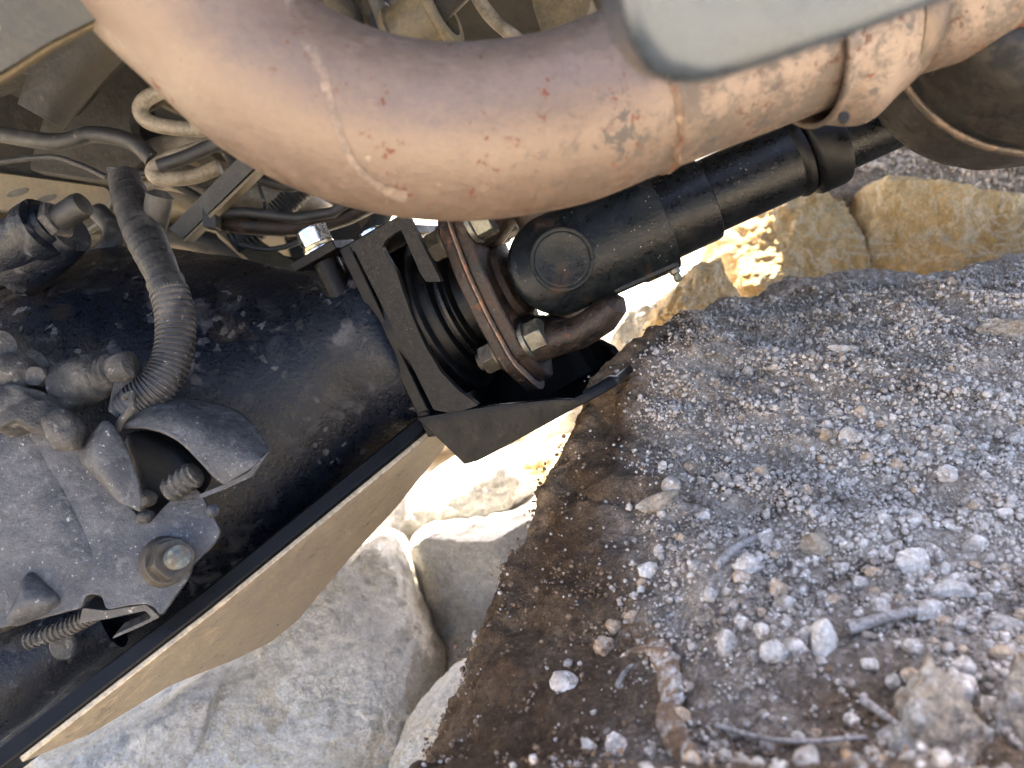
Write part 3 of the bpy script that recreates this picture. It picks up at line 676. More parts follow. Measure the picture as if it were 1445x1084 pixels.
rock('small rock tinted golden for bounced sunlight wedged between the yoke and the boulder crest', [(905, 500), (912, 452), (935, 415), (965, 385), (1010, 366), (1048, 380), (1066, 420), (1070, 470), (1000, 530), (945, 530)], .86, .16, M_rockgold, 57, ridg=.012, amp=.01, fine=.004, group='ochre rocks behind the boulder')
def ledge():
    near = [(1120, 280, 1.0), (1190, 262, 1.0), (1290, 258, 1.0), (1370, 290, 1.0), (1460, 330, 1.0), (1700, 430, 1.0)]
    far = [(1120, 190, 1.55), (1190, 176, 1.55), (1290, 160, 1.55), (1370, 150, 1.55), (1460, 140, 1.55), (1700, 120, 1.55)]
    A = crom([tuple(pt(*q)) for q in near], 110); B = crom([tuple(pt(*q)) for q in far], 110); V = []; F = []; nv = 70
    for i in range(110):
        for k in range(nv):
            t = (k-12)/(nv-13)
            if k < 12: p = Vector(A[i])+Vector((0, .02*(12-k)/12, -.40*(12-k)/12))
            else: p = Vector(A[i]*(1-t)+B[i]*t)
            p += Vector((0, -.3, 1)).normalized()*(.020*fbm(p*9, 4)+.006*fbm(p*45, 4)); V.append(p)
    F = [(i*nv+k, i*nv+k+1, (i+1)*nv+k+1, (i+1)*nv+k) for i in range(109) for k in range(nv-1)]
    o = mesh('rock_ledge', V, F, M_boulder, loc=pt(1350, 330, 1.1), autos=False)
    a = o.data.attributes.new('dust', 'FLOAT', 'POINT'); a.data.foreach_set('value', [1.0]*len(V))
    return tag(o, 'grey gravel-topped ledge at right behind the muffler', 'rock', 'ochre rocks behind the boulder')
R2 = ledge()
# field of rocks further back
rs = random.Random(5)
BACK = [(-1.3, 1.9, .55), (-.75, 1.75, .5), (-.2, 1.85, .42), (.35, 1.7, .45), (.95, 1.85, .5), (1.5, 1.7, .6), (-1.9, 2.5, .7), (-.9, 2.7, .6), (.1, 2.6, .6), (1.1, 2.7, .7), (2.0, 2.4, .7),
        (-.75, 1.25, .36), (-1.2, 1.2, .4), (1.25, 1.15, .45), (.1, 1.35, .26)]
WORDS = ['far left', 'left of the coil spring', 'behind the axle', 'behind the yoke', 'behind the drive shaft', 'far right', 'second row far left', 'second row left', 'second row middle', 'second row right', 'second row far right', 'under the axle end', 'under the frame rail', 'right of the gravel ledge', 'in the gap under the guard']
for i, (x, y, s) in enumerate(BACK):
    V, F = ico(5); rsn = np.random.RandomState(60+i); pn = rsn.normal(size=(13, 3)); pn /= np.linalg.norm(pn, axis=1)[:, None]; pd = rsn.uniform(.6, 1, 13)
    dd = V/np.linalg.norm(V, axis=1)[:, None]; q = dd@pn.T; r = np.where(q > .15, pd/np.maximum(q, .15), 9).min(axis=1); r = np.minimum(r, 1.1)
    V = dd*r[:, None]*np.array([s*.7, s*.6, s*.42])
    out = []
    for v in V:
        v = Vector(v); out.append(Vector((x, y, s*.16))+v*(1+.08*fbm(v*7+Vector((i, 0, 0)), 5)+.03*fbm(v*30, 4)))
    o = mesh('rock', out, [tuple(f) for f in F], M_rock if i % 3 else M_rockgold, loc=(x, y, 0), autos=False)
    tag(o, 'distant pale rock of the rubble slope, '+WORDS[i], 'rock', 'rocks of the slope beyond')
def ledge_gravel():
    rs2 = np.random.RandomState(8); m = R2.data; co = np.array([v.co[:] for v in m.vertices])+np.array(R2.location); nm = np.array([v.normal[:] for v in m.vertices])
    X, Y, d = proj(co); ok = np.where((X > 1150) & (X < 1500) & (Y < 420) & (np.arange(len(co)) % 70 > 11))[0]; nm = np.tile(np.array([0, -.3, .95]), (len(co), 1))
    k = rs2.choice(ok, 5200); mass('ledge_gravel', 'blue-grey gravel lying on the ledge at upper right', co[k]+rs2.normal(size=(len(k), 3))*.006, nm[k], np.exp(rs2.normal(-5.75, .45, len(k))).clip(.0012, .011), M_gravel, 'gravel', 1, 9, tuple(R2.location), .2)
ledge_gravel()

# ------------------------------------------------------------------ driveline frames
U = cv(.859, .387, -.339); AWAY = cv(.29, .18, .94)
DF = Frame(pt(735, 392, .48), U, AWAY)                    # x along the pinion, y away from the viewer, z up across
SF = Frame(pt(795, 372, .467), cv(.905, .40, -.115), AWAY)  # the drive shaft beyond its joint

def tri_plane(a, b, c):
    n = (b-a).cross(c-a).normalized()
    if n.dot(a-CAM) > 0: n = -n
    return Plane(a, n)
SKP = tri_plane(pt(40, 1065, .37), pt(615, 612, .475), pt(380, 910, .60))
_a, _b = SKP.hit(520, 740), SKP.hit(120, 1010); _n = (_b-_a).cross(ray(320, 870)).normalized()
CUT = Plane(_a, _n if _n.dot(CU) < 0 else -_n)
# ------------------------------------------------------------------ axle housing
ax = thing('axle_housing', 'dark blue-black axle housing with dried mud spots, tapering to the pinion', 'axle housing', DF(-200, 0, 0))
def housing():
    prof = crom([(-74, 50), (-80, 57), (-95, 60), (-125, 66), (-165, 88), (-205, 116), (-245, 141), (-290, 160), (-350, 170), (-430, 172), (-520, 165)], 90)
    V = []; F = []; ns = 110
    for a, r in prof:
        for j in range(ns):
            t = 2*math.pi*j/ns; p = DF(a, r*math.cos(t), r*math.sin(t))
            w = min(1, max(0, (-a-100)/80))
            rr = (r+w*9*noise.noise(p*9)+2.0*noise.noise(p*24)*w)*(1-.45*max(0, -math.sin(t))*min(1, max(0, math.cos(t)+.25))*min(1, w*1.2))
            q = DF(a, rr*math.cos(t), rr*math.sin(t)); e = (q-SKP.o).dot(SKP.n)+.017
            q = q-SKP.n*max(0, e); e = (q-CUT.o).dot(CUT.n); V.append(q-CUT.n*max(0, e))
    n = len(prof)
    for i in range(n-1):
        for j in range(ns): F.append((i*ns+j, i*ns+(j+1) % ns, (i+1)*ns+(j+1) % ns, (i+1)*ns+j))
    F.append(tuple(range(ns-1, -1, -1))); F.append(tuple((n-1)*ns+j for j in range(ns)))
    mesh('housing_body', V, F, M_house, ax)
housing()
pn = lathe('pinion_nose', DF, [(-84, 52), (-60, 51.5), (-53, 51), (-51.5, 50), (-51, 46), (-45, 45.5), (-43.5, 44.5), (-43, 38), (-36, 36), (-34, 31), (-23, 29)], M_black, ax, ns=96)
lathe('seal_ring', DF, [(-53.5, 52.0), (-53.0, 52.8), (-50.5, 52.8), (-49.8, 51.8)], M_black, pn, ns=96)
lathe('dust_slinger', DF, [(-41, 39), (-40, 41), (-38, 41), (-37, 39)], M_shaft, pn, ns=72)
def flange_loop(x, k=1.0, tip=68, n=5):
    raw = [(-12, -tip), (-2, -tip), (25, -46), (31, -12), (31, 12), (25, 46), (6, tip), (-8, tip), (-36, 46), (-44, 14), (-44, -14), (-38, -46)]
    return [DF(x, y*k, z*k) for y, z in roundpoly(raw, 8, n)]
pf = extrude('pinion_flange', flange_loop(-23.5), DF.x*.0070, M_rust, ax, bevel=.0012)
extrude('dust_lip', flange_loop(-16.4, 1.008), DF.x*.0013, M_rustdust, pf, bevel=.0005)
# raised boss and plugs on the housing
def on_housing(px, py, d): return pt(px, py, d)
tube('vent_neck', [pt(20, 372, .47), pt(70, 345, .465), pt(100, 325, .46)], [.022, .017, .014], M_house, ax, ns=28)
tube('lower_arm', [pt(-60, 1000, .44), pt(20, 955, .445), pt(95, 905, .45), pt(160, 875, .455)], [.030, .026, .021, .017], M_house, ax, ns=28)
disc('drain_boss', pt(97, 907, .425), cv(-.1, .1, -1), 8, 6, M_lump, ax, bevel=.0015)

# ------------------------------------------------------------------ drive shaft
ds = thing('drive_shaft', 'black painted drive shaft with a rusty bolted flange rising to the right', 'drive shaft', SF(120, 0, 0))
fy = extrude('flange_yoke', flange_loop(-15.0, .94), DF.x*.0085, M_rust, ds, bevel=.0014)
for s in (-1, 1):
    path = [DF(-9, -4, s*38), DF(6, -5, s*42), DF(22, -5, s*45), DF(38, -5, s*43), DF(47, -5, s*39), DF(50.5, -5, s*36)]
    tube('yoke_ear', path, [.0250, .0200, .0180, .0175, .0145, .008], M_rust, fy, ns=32, flat=(.62, 1.35), hint=DF.z)
lathe('yoke_boss', DF, [(-8, 27), (-3, 24), (0, 16)], M_rust, fy)
for (y, z) in ((-28, 37), (-28, -37), (23, 37), (23, -37)):
    h = hexhead('bolt', DF(-3.2, y, z), DF.x, 17.5, 10.5, M_bolt, ds, spin=.2)
    disc('washer', DF(-6.4, y, z), DF.x, 11, 3.1, M_bolt, h)
    disc('bolt_shank', DF(-38, y, z), DF.x, 5.5, 16, M_nut, h)
    hexhead('nut', DF(-23.7, y, z), -DF.x, 17, 11, M_nut, ds, spin=.5)
    disc('nut_collar', DF(-23.6, y, z), -DF.x, 10.5, 2.2, M_nut, ds)
def shaft_ear(s):
    nphi, nu = 40, 46; V = []; R = 33.0; inner = 13.0
    phis = np.linspace(-1.18, 1.18, nphi); x1 = 62.0
    def u0(v): return -math.sqrt(max(0.0, 31.5**2-min(abs(v), 31.4)**2))
    outer = []; inn = []
    for ph in phis:
        v = R*math.sin(ph); a = u0(v)
        for k in range(nu):
            t = k/(nu-1); x = a+(x1-a)*t
            w = R*math.cos(ph)*(1.0) + (0 if x > 30 else 2.2*(1-x/30) if x > 0 else 2.2)
            # roll the rim over at the rounded end
            e = min(1, max(0, (x-a)/7)); w2 = w-(1-math.sqrt(1-(1-e)**2))*5
            outer.append(SF(x, s*w2, v)); inn.append(SF(x, s*min(inner, w2-2), v))
    V = outer+inn; n = len(outer); F = []
    for i in range(nphi-1):
        for k in range(nu-1):
            a = i*nu+k; F.append((a, a+1, a+nu+1, a+nu)); F.append((n+a, n+a+nu, n+a+nu+1, n+a+1))
    for i in range(nphi-1):
        for k in (0, nu-1):
            a = i*nu+k; F.append((a, a+nu, n+a+nu, n+a))
    for k in range(nu-1):
        for i in (0, nphi-1):
            a = i*nu+k; F.append((a, a+1, n+a+1, n+a))
    ear = mesh('shaft_yoke_ear', V, F, M_yoke, ds)
    cp = lathe('bearing_cap', SF, [(s*20, 15.8), (s*35.6, 15.8), (s*36.2, 15.4), (s*36.3, 14.6), (s*35.9, 13.6), (s*35.8, 4), (s*35.8, 1)], M_yoke, ear, ns=56, axis='y')
    lathe('retaining_lip', SF, [(s*30, 18.4), (s*35.0, 18.4), (s*35.6, 17.8), (s*35.7, 16.8), (s*35.4, 16.0)], M_yoke, ear, ns=56, axis='y')
for s in (-1, 1): shaft_ear(s)
lathe('joint_cross', SF, [(-26, 9), (26, 9)], M_nut, ds, axis='z', ns=24)
lathe('joint_cross_pin', SF, [(-25, 9.5), (25, 9.5)], M_nut, ds, axis='y', ns=24)
for s in (-1, 1): lathe('bearing_cup', SF, [(s*24, 16), (s*44, 16), (s*46, 14)], M_rust, ds, axis='z', ns=36)
lathe('yoke_hub', SF, [(32, 22), (37, 29), (42, 31.8), (61.5, 31.8), (62.8, 31)], M_yoke, ds, ns=72)
lathe('weld_collar', SF, [(54, 26.2), (90, 25.8), (92, 25.2), (92.6, 24.2)], M_shaft, ds, ns=72)
lathe('slip_sleeve', SF, [(86, 22.2), (145, 22.0), (147.5, 21.6), (148, 20.6)], M_shaft, ds, ns=72)
lathe('dust_seal', SF, [(142, 20), (145, 23.2), (147, 23.8), (150, 23.2), (151.5, 21.2), (153, 24.6), (155, 26.0), (168, 26.2), (170.5, 25.4), (171.5, 23.2), (171.8, 19)], M_black, ds, ns=72)
lathe('rear_tube', SF, [(164, 20.4), (420, 20.2), (421, 19)], M_shaft, ds, ns=72)
g = lathe('grease_fitting', SF, [(0, 3.2), (-5, 3.2), (-6, 2.2), (-9, 2.6), (-10.5, 1.6)], M_bolt, ds, axis='z', c=(57, -14, -28), ns=16)
box('yoke_web', SF, 20, 60, -19, 19, -30.5, -26, M_yoke, ds, bevel=.0015)

# ------------------------------------------------------------------ pinion guard
pg = thing('pinion_guard', 'black welded steel guard bracket cupping the pinion flange, bolted to the housing', 'guard', DF(-40, 0, -80))
def ring_plate(name, x0, x1, yl, yr, zb, zt, r, mat_, parent, ns=96, zoff=2):
    V = []; F = []
    for x in (x0, x1):
        for rad in (0, 1):
            for j in range(ns):
                a = 2*math.pi*j/ns; c, s = math.cos(a), math.sin(a)
                if rad == 0:
                    # squarish opening, wider at the top
                    rr = r if s < .2 else r*(1+.10*s); y, z = rr*c, rr*s+zoff
                    y = max(yl+9, min(yr-9, y)); z = min(zt-7, z)
                else:
                    ky = (yr if c > 0 else -yl)/max(1e-6, abs(c)); kz = ((zt-zoff) if s > 0 else (zoff-zb))/max(1e-6, abs(s)); k = min(ky, kz)
                    y, z = k*c, k*s+zoff
                V.append(DF(x, y, z))
    def id(xi, ri, j): return (xi*2+ri)*ns+j % ns
    for j in range(ns):
        F += [(id(0, 0, j), id(0, 1, j), id(0, 1, j+1), id(0, 0, j+1)), (id(1, 0, j), id(1, 0, j+1), id(1, 1, j+1), id(1, 1, j)),
              (id(0, 0, j), id(0, 0, j+1), id(1, 0, j+1), id(1, 0, j)), (id(0, 1, j), id(1, 1, j), id(1, 1, j+1), id(0, 1, j+1))]
    return mesh(name, V, F, mat_, parent, bevel=.0008)
ring_plate('mounting_plate', -80, -72, -51, 51, -66, 59.5, 41, M_black, pg)
SPL = Plane(DF(-60, -55, 0), -DF.y)
plate_px('side_plate', [(499, 352), (500, 343), (566, 302), (578, 308), (623, 398), (601, 398), (592, 384), (566, 324), (545, 338), (539, 349), (547, 364), (560, 384), (570, 415), (582, 448), (600, 488), (622, 525), (648, 552), (676, 572), (640, 584), (612, 579), (560, 474)], SPL, .0045, M_blackdust, pg, rad=3, bevel=.0009)
box('top_strap', DF, -79.5, -46, -50.4, 44, 53.5, 59.6, M_black, pg)
for s in (-1, 1):
    tb = box('tab', DF, -112, -79.5, min(s*54, s*27), max(s*54, s*27), 59.6, 65.6, M_black, pg)
    ctr = (-97, s*40)
    w1 = disc('washer', DF(ctr[0], ctr[1], 65.8), DF.z, 11.2, 1.8, M_chrome, tb)
    w2 = disc('washer', DF(ctr[0], ctr[1], 67.8), DF.z, 10.2, 2.4, M_gold, tb)
    b = hexhead('bolt', DF(ctr[0], ctr[1], 70.4), DF.z, 18, 10.5, M_chrome, pg, spin=.1)
    disc('spacer_sleeve', DF(ctr[0], ctr[1], 11), DF.z, 8.6, 48.4, M_black, pg, bevel=.0006)
    hexhead('nut', DF(ctr[0], ctr[1], 10.6), -DF.z, 15, 8, M_bolt, pg, spin=.4)
    threads('bolt_thread', DF(ctr[0], ctr[1], 3), -DF.z, 5, 5, 1.5, M_chrome, b)
def cup():
    T = [(-79, -53, -51), (-70, -53, -53), (-30, -53, -63), (4, -53, -73.5), (13, -53, -77.5), (20, -51, -77.2), (28, -47, -76.8), (33, -40, -76.5)]
    Bn = [(-64, -53, -86), (-56, -53, -87), (-30, -53, -85), (4, -53, -81.5), (15, -53, -80.6), (22, -51, -80.4), (30, -47, -80), (36, -40, -79.5)]
    Fm = [(-64, 0, -89), (-56, 0, -89.5), (-30, 0, -87), (4, 0, -84), (14, 0, -83), (22, 0, -82), (32, 0, -80.5), (40, 0, -79)]
    Bf = [(-76, 46, -84), (-66, 46, -84), (-30, 46, -80), (-8, 46, -77), (6, 46, -76), (14, 44, -75), (22, 40, -74), (29, 32, -73)]
    Tf = [(-76, 47, -42), (-66, 47, -42), (-30, 47, -40), (-14, 47, -39), (0, 47, -41), (10, 45, -48), (19, 41, -57), (27, 33, -65)]
    def rows(a, b, n): return [[tuple(np.array(p)*(1-t)+np.array(q)*t) for p, q in zip(a, b)] for t in np.linspace(0, 1, n)]
    C = rows(T, Bn, 5)[:-1]+rows(Bn, Fm, 8)[:-1]+rows(Fm, Bf, 8)[:-1]+rows(Bf, Tf, 5)
    nu, V = 57, []
    for c in C:
        ca = np.array(c, float); tt_ = np.linspace(0, len(c)-1, nu)
        for t_ in tt_:
            k_ = min(int(t_), len(c)-2); V.append(DF(*(ca[k_]*(1-t_+k_)+ca[k_+1]*(t_-k_))))
    F = [(i*nu+j, i*nu+j+1, (i+1)*nu+j+1, (i+1)*nu+j) for i in range(len(C)-1) for j in range(nu-1)]
    mesh('trough', V, F, M_black, pg, solid=.0045, off=0, bevel=.0008)
    W = [DF(*q) for q in ((-79, -52, -49), (-79, 52, -42), (-66.5, 47, -82), (-64.4, 0, -88.5), (-64.9, -52, -85.5))]
    extrude('back_web', W, DF.x*.006, M_black, pg, bevel=.0008)
    L = [DF(*p) for p in ((19, -52.5, -75.6), (28, -48.5, -75.2), (34, -41, -74.8), (38, -37, -77.8), (31, -48, -79.4), (21, -53.2, -80))]
    extrude('tip_edge', L, DF.y*.004, M_blackdust, pg, bevel=.0006)  # paler strip along the trough tip
cup()

# ------------------------------------------------------------------ differential skid plate
sk = thing('skid_plate', 'flat skid plate, face painted beige for bounced light, with a thick black edge under the axle housing', 'skid plate', SKP.hit(330, 860))
face_px = [(28, 1078), (300, 866), (617, 606), (632, 626), (560, 716), (490, 792), (420, 876), (380, 908), (330, 932), (240, 968), (128, 1036)]
plate_px('skid_face', face_px, SKP, .003, M_tan, sk, rad=8, bevel=.0006)
rim = [(-60, 1150)]+face_px[0:3]+[(622, 612), (400, 800), (100, 1040), (-40, 1180)]
lp = [SKP.hit(*p) for p in [(-40, 1132), (300, 866), (624, 598), (626, 614), (300, 882), (-20, 1140)]]
lp = [SKP.hit(*p)-SKP.n*.0032 for p in [(-60, 1146), (300, 864.5), (624, 598), (628, 614), (540, 690), (300, 890), (40, 1090), (-20, 1140)]]
extrude('edge_plate', lp, -SKP.n*.010, M_black, sk, bevel=.0015)
# ------------------------------------------------------------------ exhaust
EX = [(150, -240, .262), (160, -140, .265), (218, -52, .27), (302, 33, .276), (395, 117, .281), (510, 170, .285), (640, 190, .288), (783, 173, .291), (889, 134, .294), (985, 98, .297), (1080, 63, .30), (1180, 25, .303)]
ex = thing('exhaust_pipe', 'wide tan exhaust pipe bend with rust spots across the top', 'exhaust pipe', pt(640, 190, .288))
EP = crom([tuple(pt(*p)) for p in EX], 160)
tube('pipe_bend', [Vector(p) for p in EP], [.0318]*160, M_pipe, ex, ns=96, autos=False)
def path_frame(t):
    i = t*(len(EP)-1); k = min(int(i), len(EP)-2); f = i-k; p = Vector(EP[k]*(1-f)+EP[k+1]*f); T = Vector(EP[k+1]-EP[k]).normalized(); return p, T
def near_t(px, py):
    X, Y, d = proj(EP); return float(np.argmin((X-px)**2+(Y-py)**2))/(len(EP)-1)
def ring_on(name, t, w, rad, m, parent, lump=0, ns=96, n=9):
    p, T = path_frame(t); e = (CF-T*CF.dot(T)).normalized(); g = T.cross(e); V = []; F = []
    for i in range(n):
        u = -1+2*i/(n-1); 
        for k in range(ns):
            a = 2*math.pi*k/ns; rr = rad*math.sqrt(max(0, 1-u*u))+lump*noise.noise(Vector((k*.35, i*.8, t*50)))
            sh = lump*2*noise.noise(Vector((k*.22, 7, t*30)))
            V.append(p+T*(u*w+sh)+(e*math.cos(a)+g*math.sin(a))*(.0315+rr))
    for i in range(n-1):
        for k in range(ns): F.append((i*ns+k, i*ns+(k+1) % ns, (i+1)*ns+(k+1) % ns, (i+1)*ns+k))
    return mesh(name, V, F, m, parent, autos=False)
ring_on('weld_bead', near_t(908, 128), .0016, .0013, M_weld, ex, lump=.0011)
# sleeve over the pipe with a flared rear lip and a pinched clamp ear
def sleeve():
    a = pt(1118, 49, .3015); b = pt(1268, -4, .306); ax_ = (b-a).normalized(); L = (b-a).length
    e = (CF-ax_*CF.dot(ax_)).normalized(); g = ax_.cross(e); ns, n = 96, 30; V = []; F = []
    for i in range(n):
        f = i/(n-1); r = .0345 if f < .72 else .0345-.006*((f-.72)/.28)**1.5
        r += .0016*math.exp(-((f-.0)/.05)**2)
        for k in range(ns):
            t = 2*math.pi*k/ns; dr = (e*math.cos(t)+g*math.sin(t))
            down = max(0, -dr.dot(CU)); rr = r+.0125*down**7*math.exp(-((f-.36)/.27)**2)
            V.append(a+ax_*L*f+dr*rr)
    for i in range(n-1):
        for k in range(ns): F.append((i*ns+k, i*ns+(k+1) % ns, (i+1)*ns+(k+1) % ns, (i+1)*ns+k))
    sl = mesh('sleeve', V, F, M_pipe, ex, solid=.002, off=-1)
    V2 = []; F2 = []
    for i in range(6):
        f = .66+.22*i/5; r = .0351-.006*max(0, (f-.72)/.28)**1.5
        for k in range(ns):
            t = 2*math.pi*k/ns; V2.append(a+ax_*L*f+(e*math.cos(t)+g*math.sin(t))*r)
    for i in range(5):
        for k in range(ns): F2.append((i*ns+k, i*ns+(k+1) % ns, (i+1)*ns+(k+1) % ns, (i+1)*ns+k))
    mesh('heat_stained_band', V2, F2, M_band, sl)
    ec = pt(1183, 178, .275); disc('clamp_hole_shade', ec+cv(0, .0016, -.004), cv(.05, -.25, -1), 2.2, 1.0, M_black, sl)  # flat black disc stands for the dark inside a hole
sleeve()
tube('tail_section', [pt(1255, 14, .305), pt(1330, -8, .308), pt(1400, -30, .31), pt(1520, -80, .312)], .0275, M_pipe, ex, ns=72, autos=False)
tube('tail_ridge', [pt(1378, -22, .3095), pt(1392, -27, .3098), pt(1412, -34, .3102), pt(1425, -38, .3104)], [.0276, .0305, .0305, .0276], M_pipe, ex, ns=72, autos=False)
# dried streak running down the bend
def drip():
    pts = [(408, -4), (417, 25), (426, 50), (440, 72), (452, 100), (464, 135), (474, 170), (484, 200), (500, 232), (525, 256), (550, 271), (574, 278)]
    C = crom(pts, 70); X, Y, dd = proj(EP); V = []; F = []; k = 0
    for i, (x, y) in enumerate(C):
        j = int(np.argmin((X-x)**2+(Y-y)**2))
        tx, ty = C[min(i+1, 69)]-C[max(i-1, 0)]; l = math.hypot(tx, ty); nx, ny = -ty/l, tx/l
        w = 7.5+2*noise.noise(Vector((i*.5, 3, 0)))-(2.5 if 30 < i < 62 else 0)
        for q in (-1, -.35, .35, 1):
            xx, yy = x+nx*w*q, y+ny*w*q
            r = ray(xx, yy).normalized(); o = CAM; best = None
            c, T = path_frame(j/(len(EP)-1))       # ray against the local cylinder
            oc = o-c; rp = r-T*r.dot(T); op = oc-T*oc.dot(T); A = rp.dot(rp); B = 2*rp.dot(op); Cq = op.dot(op)-.03205**2
            disc_ = B*B-4*A*Cq; t = (-B-math.sqrt(max(0, disc_)))/(2*A); V.append(o+r*t)
    for i in range(69):
        for q in range(3): F.append((i*4+q, i*4+q+1, (i+1)*4+q+1, (i+1)*4+q))
    mesh('dried_streak', V, F, M_drip, ex, autos=False)
drip()
# ------------------------------------------------------------------ muffler end at right
mu = thing('muffler', 'dark rusty rounded muffler shell at the upper right edge', 'muffler', pt(1420, 130, .34))
blob_px('shell', [(1270, 112), (1300, 150), (1340, 183), (1390, 205), (1450, 217), (1600, 200), (1700, 100), (1600, -20), (1420, 20), (1320, 70)], .345, .10, M_pipedark, mu, 71, p=.5, nth=96, nph=40)
loft('seam_flange', [[tuple(pt(*q)) for q in ((1268, 112, .340), (1297, 152, .340), (1338, 187, .340), (1388, 210, .340), (1450, 222, .340))], [tuple(pt(*q)) for q in ((1274, 110, .336), (1303, 148, .336), (1343, 181, .336), (1391, 203, .336), (1450, 215, .336))]], M_band, mu, nu=40, nv=3, solid=.0015)

# ------------------------------------------------------------------ panels close to the lens
hs = thing('bumper_corner', 'out-of-focus silver-grey sheet corner at the top right, closest to the lens', 'bumper', pt(1060, 0, .15))
blob_px('sheet', [(850, -60), (858, 8), (876, 62), (905, 104), (945, 118), (1010, 106), (1170, 52), (1320, -6), (1480, -70), (1440, -260), (1100, -300), (880, -220)], Plane(pt(1000, 60, .15), cv(.10, -.45, -1)), .030, M_silver, hs, 95, p=.38, nth=120, nph=48)
up = thing('splash_panel', 'mud-splashed grey panel in the upper left corner', 'panel', pt(60, 20, .3))
PL2 = Plane(pt(80, 40, .255), cv(.2, -.45, -1))
plate_px('sheet', [(-160, 190), (0, 104), (60, 66), (105, 42), (150, 22), (260, -6), (330, -120), (-160, -160)], PL2, .004, M_panel, up, rad=14, bevel=.0012)
lp = [PL2.hit(*p)-PL2.n*.0042 for p in [(-160, 200), (0, 112), (60, 73), (105, 48), (135, 34), (132, 26), (60, 62), (0, 100), (-160, 186)]]
extrude('folded_edge', lp, -PL2.n*.008, M_frame, up, bevel=.0008)

# ------------------------------------------------------------------ underbody, frame rail, suspension behind
ub = thing('vehicle_underbody', 'dark dusty vehicle floor pan overhead behind the exhaust, shaped to shade the scene', 'underbody', (0, .9, CAMZ+.26))
ADDED_LINER = -220
PAN = 1050  # far pan edge, set for where the sun patch falls
WF = Frame((0, 0, CAMZ), (1, 0, 0), (0, 1, 0))
extrude('shading_floor_pan', [WF(x, y, 235) for x, y in ((-1500, 150), (-60, 150), (200, 420), (700, 640), (1500, 760), (1500, 1480), (420, 1480), (260, PAN), (-1500, PAN))], (0, 0, .065), M_under, ub, bevel=.01)  # out-of-view slab, its edges set for where sky and sun get in
for x in (-620, -260, 120, 480): box('shading_pan_rib', WF, x, x+70, 500, PAN-10, 215, 236, M_under, ub, bevel=.006)
box('added_wheel_well_liner', WF, -1480, ADDED_LINER, PAN-110, PAN-62, -330, 233, M_under, ub, bevel=.01)  # added to block bright sky behind the left gaps
box('added_rear_bulkhead', WF, -1500, 255, PAN-60, PAN-2, 120, 234, M_under, ub, bevel=.01)  # added to cover the sky strip above the exhaust
fr = thing('frame_rail', 'dusty tan frame rail with oval holes at the left', 'frame rail', pt(60, 250, .75))
FP = Plane(pt(80, 260, .72), cv(.10, -.35, -1))
def rail():
    # web above, holed flange below
    plate_px('web', [(-300, 20), (60, 150), (170, 120), (215, 150), (235, 205), (160, 262), (0, 246), (-300, 215)], Plane(pt(80, 200, .74), cv(.15, .25, -1)), .01, M_under, fr, rad=10)
    outer = [(-300, 200), (0, 244), (150, 264), (165, 285), (140, 305), (0, 297), (-300, 290)]
    fl = plate_px('holed_flange', outer, FP, .006, M_frame, fr, rad=5)
    for (x, y, w) in ((25, 272, 16), (65, 281, 15), (109, 289, 15)):
        L = []
        for k in range(24):
            a = 2*math.pi*k/24; L.append(FP.hit(x+w*math.cos(a), y+4.6*math.sin(a)-w*math.cos(a)*.28)+FP.n*.0006)
        extrude('hole_shade', L, -FP.n*.0035, M_rubber, fl, bevel=.0003)  # solid dark ovals stand for the shade inside the holes
    tube('crossmember', [pt(58, 165, .60), pt(80, 125, .60), pt(112, 82, .60), pt(165, 30, .60)], [.017, .021, .022, .020], M_under, fr, ns=28)
    plate_px('upper_beam', [(-200, 110), (30, 70), (140, 45), (175, 60), (90, 155), (60, 150), (40, 100), (-200, 190)], Plane(pt(60, 110, .62), cv(.2, -.1, -1)), .03, M_under, fr, rad=12)
    plate_px('gusset', [(70, 152), (175, 66), (196, 88), (196, 130), (182, 175), (205, 225), (160, 258), (40, 240), (60, 170)], Plane(pt(150, 170, .69), cv(-.25, .1, -1)), .012, M_under, fr, rad=10)
    plate_px('lower_flange', [(-300, 296), (0, 300), (80, 302), (150, 330), (0, 345), (-300, 350)], Plane(pt(40, 320, .75), cv(.05, .7, -1)), .006, M_frame, fr, rad=5)
rail()
cs = thing('coil_spring', 'pale dusty coil spring behind the exhaust bend', 'coil spring', pt(300, 200, .8))
def coil():
    c0 = pt(330, 40, .80); c1 = pt(330, 360, .80); axv = (c1-c0); e = CR-axv.normalized()*CR.dot(axv.normalized()); e.normalize(); g = axv.normalized().cross(e)
    P = []; turns = 4.6; n = 260
    for i in range(n):
        t = i/(n-1); a = t*turns*2*math.pi+2.4; P.append(c0+axv*t+(e*math.cos(a)+g*math.sin(a))*.092)
    tube('wire', P, .0105, M_coil, cs, ns=18)
    tube('bump_stop', [pt(300, 40, .80), pt(330, 170, .80), pt(340, 215, .80)], [.030, .034, .028], M_under, cs, ns=28)
    disc('lower_seat', pt(335, 335, .80), cv(0, -1, -.2), 100, 12, M_frame, cs)
coil()
br = thing('brake_line_clip', 'small tan clip with two nubs between coil turns', 'clip', pt(285, 178, .6))
blob_px('clip_body', [(258, 138), (272, 150), (276, 166), (290, 172), (302, 190), (290, 198), (274, 190), (268, 165)], .60, .02, M_coil, br, 73, p=.8, nth=36, nph=16)
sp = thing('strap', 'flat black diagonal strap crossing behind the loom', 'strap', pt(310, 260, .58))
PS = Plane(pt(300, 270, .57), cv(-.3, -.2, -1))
plate_px('bar', [(238, 323), (352, 206), (376, 220), (258, 337)], PS, .010, M_rubber, sp, rad=2)
